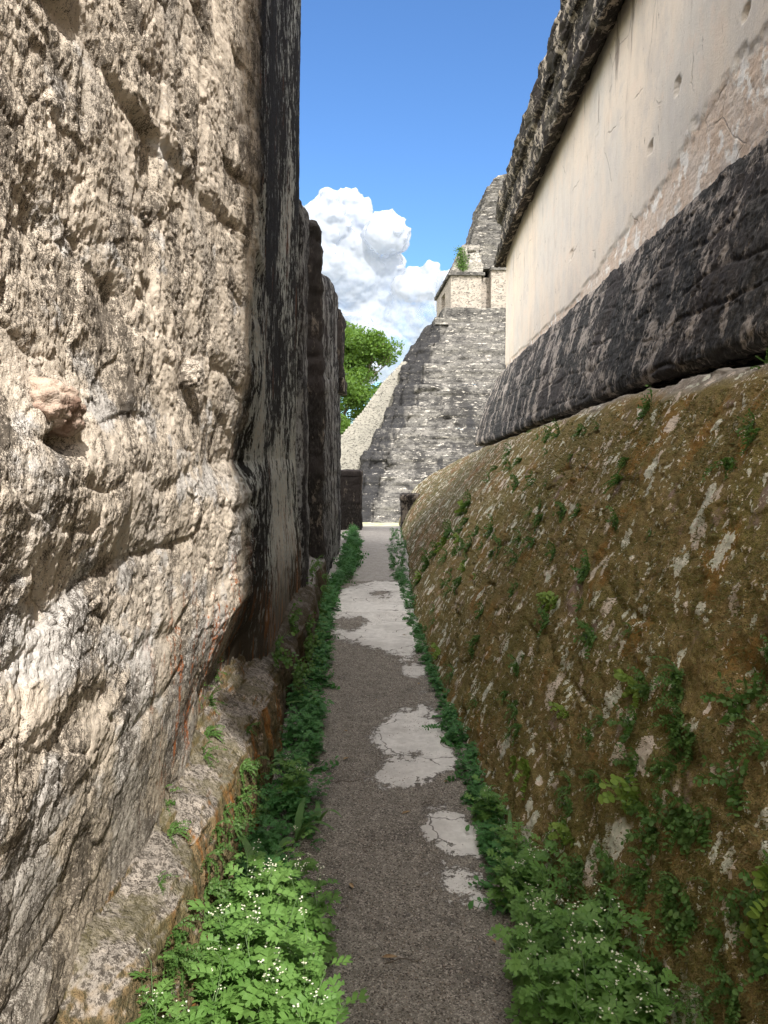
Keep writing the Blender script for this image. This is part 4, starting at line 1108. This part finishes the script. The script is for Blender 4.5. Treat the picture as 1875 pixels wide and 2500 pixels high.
for n_ in range(150):
    y = 1.35 + 9.5 * rs.random() ** 1.6; z = rs.uniform(.12, 1.8) ** 1.0
    if z > 1.0 and rs.random() < .35: z *= rs.random()
    p, nv = surf_at(y, z); kd = rs.choice(('fern', 'leafy', 'leafy', 'fern', 'fern', 'round')) if z < .9 else rs.choice(('fern', 'leafy'))
    put_sprig(kd, p, nv, rs.uniform(.35, .95) * (1 + .10 * y), {'fern': 'tiny green fern sprig rooted in the mossy sloping base', 'leafy': 'small leafy green sprig rooted in the mossy sloping base', 'round': 'small round-leaved creeper rooted low in the mossy sloping base'}[kd], {'fern': 'fern sprigs on the mossy base', 'leafy': 'leafy sprigs on the mossy base', 'round': 'small creepers on the mossy base'}[kd], n_)
for n_ in range(85):
    y = 1.30 + 1.5 * rs.random(); z = .12 + .75 * rs.random() ** 1.4; p, nv = surf_at(y, z); kd = rs.choice(('fern', 'leafy', 'leafy'))
    put_sprig(kd, p, nv, rs.uniform(.5, 1.15), {'fern': 'tiny green fern sprig rooted in the mossy sloping base', 'leafy': 'small leafy green sprig rooted in the mossy sloping base'}[kd], {'fern': 'fern sprigs on the mossy base', 'leafy': 'leafy sprigs on the mossy base'}[kd], n_)
# moss tufts giving the base its nap
def moss():
    n_ = 90000; iu = (rng.random(n_) ** .8 * 560).astype(int) + 10; iv = (rng.random(n_) * 330).astype(int) + 20
    p = Pb[iu, iv] ; nv = Nb[iu, iv]
    p = p + rng.normal(size=p.shape) * .003 * np.array([0, 1, 1])
    keep = (fbm(p * 3 + 1, 2) > -.12) & (p[:, 2] < 1.85); p, nv = p[keep], nv[keep]; n_ = len(p)
    t = rng.normal(size=(n_, 3)); t -= (t * nv).sum(1, keepdims=True) * nv; t /= np.linalg.norm(t, axis=1, keepdims=True)
    l = (.006 + .010 * rng.random(n_))[:, None] * (1 + .12 * p[:, 1:2]); w = l * .16
    dirn = nv * .75 + t * .5 + np.array([0, 0, -.25]); b = np.cross(nv, t)
    V = np.stack([p - b * w, p + b * w, p + dirn * l], 1).reshape(-1, 3); F = np.arange(n_ * 3).reshape(-1, 3)
    o = mesh_obj('moss', V, F, M['mosstuft'], None, False); add_attr(o, 'leafid', np.repeat(rng.random(n_), 3)); tag(o, 'short brown green moss nap covering the sloping base', 'moss', kind='stuff')
moss()
# sprigs on the left bench and wall foot
lab_s = 'bright green fern sprig on the sunlit bench'
for n_, (x, y, z, s_) in enumerate(((-.72,3.05,.46,.95),(-.68,2.85,.45,.8),(-.76,3.3,.5,1.0),(-.72,2.45,.45,.95),(-.66,2.3,.43,.8),(-.62,2.05,.41,.5),(-.60,3.3,.38,.8),(-.575,3.0,.30,1.1),(-.575,2.75,.22,1.1),(-.57,2.5,.25,.9),(-.57,2.62,.12,1.1),(-.57,3.3,.22,1.0),(-.565,2.3,.15,1.1),(-.79,3.1,.62,.9),(-.80,3.55,.56,1.0))):
    put_sprig('fern', Vector((x, y, z)), Vector((1, -.25, .15 if z < .4 else .8)).normalized(), s_, lab_s if z > .4 else 'bright green fern hanging on the sunlit front of the bench', 'ferns on the bench' if z > .4 else 'ferns on the bench front', n_)
for n_ in range(26):
    y = 1.9 + 1.7 * rs.random(); z = rs.uniform(.06, .36); put_sprig('fern', Vector((-.565 + .01 * rs.random(), y, z)), Vector((1, -.35, .2)).normalized(), rs.uniform(.55, 1.15), 'bright green fern hanging on the sunlit front of the bench', 'ferns on the bench front', n_)
for n_ in range(22):
    y = 4.1 + 4.2 * rs.random(); z = rs.choice((.12, .2, .3, .42)); x = -.56 if z < .4 else -.64
    put_sprig(rs.choice(('leafy', 'fern')), Vector((x - .08 * (y > 6.5), y, z)), Vector((1, -.3, .4)).normalized(), rs.uniform(1.0, 1.8), 'dark green sprig on the shaded stretch of the bench', 'sprigs on the shaded bench', n_)
# ------------------------------------------------------------------ things lying on the walk
for n_, (x, y, l, a) in enumerate(((-.16, 3.62, .16, .25), (.21, 3.42, .13, 1.1), (-.05, 3.02, .10, .9), (.34, 4.05, .12, 2.3), (.06, 2.30, .12, .1), (.26, 4.5, .08, 2.6))):
    A = Acc(); P = [Vector((l * (i / 5 - .5), .012 * math.sin(i * 1.7 + n_), .004 + .003 * (i % 2))) for i in range(6)]; tube(A, P, .0016, .0009, 4)
    o = A.obj('twig', M['twig'], smooth=True); o.location = (x, y, .0); o.rotation_euler[2] = a; tag(o, 'thin dry twig lying on the path', 'twig', 'twigs on the path')
for n_, (x, y) in enumerate(((.30, 3.62), (-.12, 2.72), (.10, 3.30), (-.22, 4.30), (.24, 5.2), (.02, 2.32), (.36, 2.40), (-.20, 3.9), (.18, 6.6), (-.05, 4.85))):
    A = Acc(); l = .012 + .006 * (n_ % 3); A.add([(-l, 0, .002), (-l * .3, l * .42, .006), (l * .5, l * .36, .005), (l * 1.2, 0, .002), (l * .5, -l * .38, .006), (-l * .3, -l * .42, .003)], [(0, 1, 2, 3, 4, 5)])
    o = A.obj('dry_leaf', M['dryleaf']); o.location = (x, y, .001); o.rotation_euler[2] = n_ * 1.9; tag(o, 'small dry brown leaf fallen on the path', 'leaf', 'dry leaves on the path')
def gravel():
    n_ = 30000; y = 1.9 + 7 * rng.random(n_) ** 1.6; x = rng.uniform(-.5, .6, n_); r = (.0010 + .0030 * rng.random(n_) ** 3)
    a = rng.random((n_, 1)) * 6.28; base = np.array([(1, 0, 0), (-.5, .87, 0), (-.5, -.87, 0), (0, 0, .8)])
    ca, sa = np.cos(a), np.sin(a); bx = base[None, :, 0] * ca - base[None, :, 1] * sa; by = base[None, :, 0] * sa + base[None, :, 1] * ca
    V = np.stack([x[:, None] + bx * r[:, None] * 1.3, y[:, None] + by * r[:, None], -.006 + base[None, :, 2] * r[:, None] + .004 + 0 * bx], -1).reshape(-1, 3)
    F = (np.arange(n_)[:, None, None] * 4 + np.array([(0, 1, 3), (1, 2, 3), (2, 0, 3)])[None]).reshape(-1, 3)
    o = mesh_obj('gravel', V, F, mat_simple('pale_grit', (.30, .24, .19), .9, (.10, .08, .06), 30), None, False); tag(o, 'loose grit scattered over the path', 'gravel', kind='stuff')
gravel()

# ------------------------------------------------------------------ trees behind the temple
def make_tree(name, loc, H, RW_, seed, label, nclump=95, leaves=150, lsz=.26):
    rnd = random.Random(seed); e = empty(name, loc); tag(e, label, 'tree', 'trees behind the temple stair')
    T = Acc(); L = []; ends = []
    def grow(p, d, l, r, dep):
        P = [p]; n_ = 5
        for i in range(n_):
            d = (d + Vector((rnd.uniform(-.18, .18), rnd.uniform(-.18, .18), .04))).normalized(); P.append(P[-1] + d * l / n_)
        tube(T, P, r, r * .62, 6)
        if dep >= 4: ends.append(P[-1]); ends.append(P[-3]); return
        for k_ in range(3 if dep < 3 else 4):
            a = rnd.random() * 6.28; sp_ = rnd.uniform(.45, .95); o_ = d.orthogonal().normalized(); o2 = d.cross(o_)
            nd = (d + (o_ * math.cos(a) + o2 * math.sin(a)) * sp_ + Vector((0, 0, .1))).normalized()
            grow(P[-1] if k_ < 2 else P[-2], nd, l * rnd.uniform(.62, .8), r * .58, dep + 1)
    grow(Vector((0, 0, 0)), Vector((0, 0, 1)), H * .36, H * .022, 0)
    T.obj('trunk', M['bark'], e, smooth=True)
    ends = [p for p in ends if p.z > H * .15]; rnd.shuffle(ends); ends = ends[:70]
    for k_ in range(nclump):
        a = rnd.random() * 6.28; u = rnd.uniform(-.75, 1); rr0 = rnd.random() ** .4; w_ = math.sqrt(max(0, 1 - u * u * .9))
        ends.append(Vector((math.cos(a) * w_ * rr0 * H * .30, math.sin(a) * w_ * rr0 * H * .30, H * .62 + u * H * .34 * rr0)))
    N = len(ends) * leaves; ce = np.array([tuple(p) for p in ends])
    r_ = np.random.default_rng(seed); c = np.repeat(ce, leaves, 0); sz = np.repeat(r_.uniform(.6, 1.25, len(ends)), leaves) * RW_
    dv = r_.normal(size=(N, 3)); dv /= np.linalg.norm(dv, axis=1, keepdims=True); rr = r_.random(N) ** .45
    p = c + dv * (rr * sz)[:, None] * np.array([1, 1, .62])
    t1 = r_.normal(size=(N, 3)) + np.array([0, 0, .0]); t1 /= np.linalg.norm(t1, axis=1, keepdims=True); t2 = np.cross(t1, r_.normal(size=(N, 3))); t2 /= np.linalg.norm(t2, axis=1, keepdims=True)
    s_ = (lsz * r_.uniform(.5, 1.1, N))[:, None]
    V = np.stack([p - t1 * s_, p + t2 * s_ * .5, p + t1 * s_, p - t2 * s_ * .5], 1).reshape(-1, 3)
    o = mesh_obj('crown', V, np.arange(N * 4).reshape(-1, 4), M['treeleaf'], e, False); add_attr(o, 'leafid', np.repeat(r_.random(N), 4))
make_tree('broadleaf_tree', (-6.2, 104, PZ), 24, 1.9, 3, 'tall light green broadleaf tree behind the temple stair, seen past the palace wall', leaves=260, lsz=.30)
make_tree('broadleaf_tree', (-13.5, 110, PZ), 22, 1.9, 9, 'darker broadleaf tree farther left behind the palace wall', leaves=160, lsz=.34)
make_tree('broadleaf_tree', (-8.0, 96, PZ), 12, 1.5, 14, 'low bushy dark green tree just above the stair edge', leaves=240, lsz=.26)
# plants on the shrine roof
A = Acc(); rr_ = random.Random(2)
for i in range(900):
    z = rr_.random(); c = Vector((sx + .9 + rr_.gauss(0, .28) + .3 * z, sy - .02 + .35 * (1 - z) + rr_.uniform(-.25, .1), W1 + .6 + 2.2 * (1 - z) + rr_.gauss(0, .1)))
    T_ = rotm(rr_.random() * 6, rr_.random() * 3); q_ = np.array([(0, 0, 0), (.09, .05, 0), (.18, 0, 0), (.09, -.05, 0)])
    A.add(q_ @ T_.T + np.array(c), [(0, 1, 2, 3)])
o = A.obj('shrub', M['fern']); o.matrix_world = tp.matrix_world
o.location = tp.location; o.rotation_euler = tp.rotation_euler; tag(o, 'small green shrub clinging to the upper corner of the temple shrine', 'shrub')

# ------------------------------------------------------------------ cumulus cloud
def cloud():
    s = NT('cloud_white')
    dif = s.n('ShaderNodeBsdfDiffuse'); dif.inputs[0].default_value = (.47, .50, .56, 1)
    tl = s.n('ShaderNodeBsdfTranslucent'); tl.inputs[0].default_value = (.46, .51, .60, 1)
    mx = s.n('ShaderNodeMixShader'); mx.inputs[0].default_value = .55; s.t.links.new(dif.outputs[0], mx.inputs[1]); s.t.links.new(tl.outputs[0], mx.inputs[2])
    lw = s.n('ShaderNodeLayerWeight'); lw.inputs[0].default_value = .5
    tr = s.n('ShaderNodeBsdfTransparent'); m2 = s.n('ShaderNodeMixShader')
    k = s.step(s.add(lw.outputs['Facing'], s.mul(s.math('SUBTRACT', s.noise(.06, 5, .7), .5), .8)), .50, .97)
    k = s.math('MAXIMUM', k, s.mul(s.step(s.sep()[2], 420, 200), s.step(s.noise(.010, 5, .6), .30, .72)))
    s.t.links.new(k, m2.inputs[0]); s.t.links.new(mx.outputs[0], m2.inputs[1]); s.t.links.new(tr.outputs[0], m2.inputs[2]); s.t.links.new(m2.outputs[0], s.out.inputs[0])
    D = 1500.; r = random.Random(4); f = 1878.
    def w(x, y, dd=0): return np.array([(x - 937.5) / f * (D + dd), D + dd, EYE + (1102 - y) / f * (D + dd)])
    big = [(790, 570, 62), (850, 545, 55), (880, 600, 62), (935, 590, 48), (960, 600, 36), (760, 660, 90), (860, 690, 95), (940, 690, 55), (1010, 730, 48), (1050, 700, 40), (900, 790, 90), (1000, 800, 70), (800, 800, 90), (1070, 760, 50), (730, 560, 40), (1090, 720, 50), (950, 860, 80), (1060, 850, 70), (850, 880, 90)]
    bl = []
    for x, y, rad in big:
        R0 = rad / f * D; c = w(x, y, r.uniform(-40, 60)); bl.append((c, R0))
        for k_ in range(9):
            a = r.random() * 6.28; el = r.uniform(-.3, 1.2); v = np.array([math.cos(a) * math.cos(el), -abs(math.sin(a)) * math.cos(el) * .8, math.sin(el)])
            r1 = R0 * r.uniform(.25, .48); c1 = c + v * R0 * .86; bl.append((c1, r1))
            for k2 in range(4):
                a = r.random() * 6.28; el = r.uniform(-.3, 1.3); v = np.array([math.cos(a) * math.cos(el), -abs(math.sin(a)) * math.cos(el), math.sin(el)])
                bl.append((c1 + v * r1 * .85, r1 * r.uniform(.3, .5)))
    Vs, Fs, off = [], [], 0
    for c, R0 in bl:
        n_ = 22 if R0 > 30 else 12
        u = np.linspace(0, 2 * np.pi, n_ * 2); v = np.linspace(0, np.pi, n_); U, Vv = np.meshgrid(u[:-1], v[1:-1], indexing='ij')
        P = np.stack([np.cos(U) * np.sin(Vv), np.sin(U) * np.sin(Vv), np.cos(Vv)], -1) * R0 + c
        a, b = U.shape; ii = np.arange(a)[:, None] * b + np.arange(b - 1)[None]; jj = ((np.arange(a) + 1) % a)[:, None] * b + np.arange(b - 1)[None]
        F = [tuple(q) for q in np.stack([ii, jj, jj + 1, ii + 1], -1).reshape(-1, 4) + off]
        F += [tuple(np.arange(a)[::-1] * b + off), tuple(np.arange(a) * b + b - 1 + off)]
        Vs.append(P.reshape(-1, 3)); Fs += F; off += a * b
    o = mesh_obj('clouds', np.concatenate(Vs), [tuple(int(k) for k in f_) for f_ in Fs], s.m)
    rm = o.modifiers.new('remesh', 'REMESH'); rm.mode = 'VOXEL'; rm.voxel_size = 3.2; rm.use_smooth_shade = True
    smo = o.modifiers.new('smooth', 'SMOOTH'); smo.factor = .8; smo.iterations = 6
    for nm, sz, st_ in (('a', 45, 20), ('b', 17, 8), ('c', 7, 1.2)):
        tx = bpy.data.textures.new('cloud_' + nm, 'CLOUDS'); tx.noise_scale = sz; tx.noise_depth = 3
        dm = o.modifiers.new('displace_' + nm, 'DISPLACE'); dm.texture = tx; dm.strength = st_; dm.mid_level = .5; dm.texture_coords = 'LOCAL'; tag(o, 'white cumulus cloud towering in the blue sky', 'cloud', kind='stuff')
cloud()
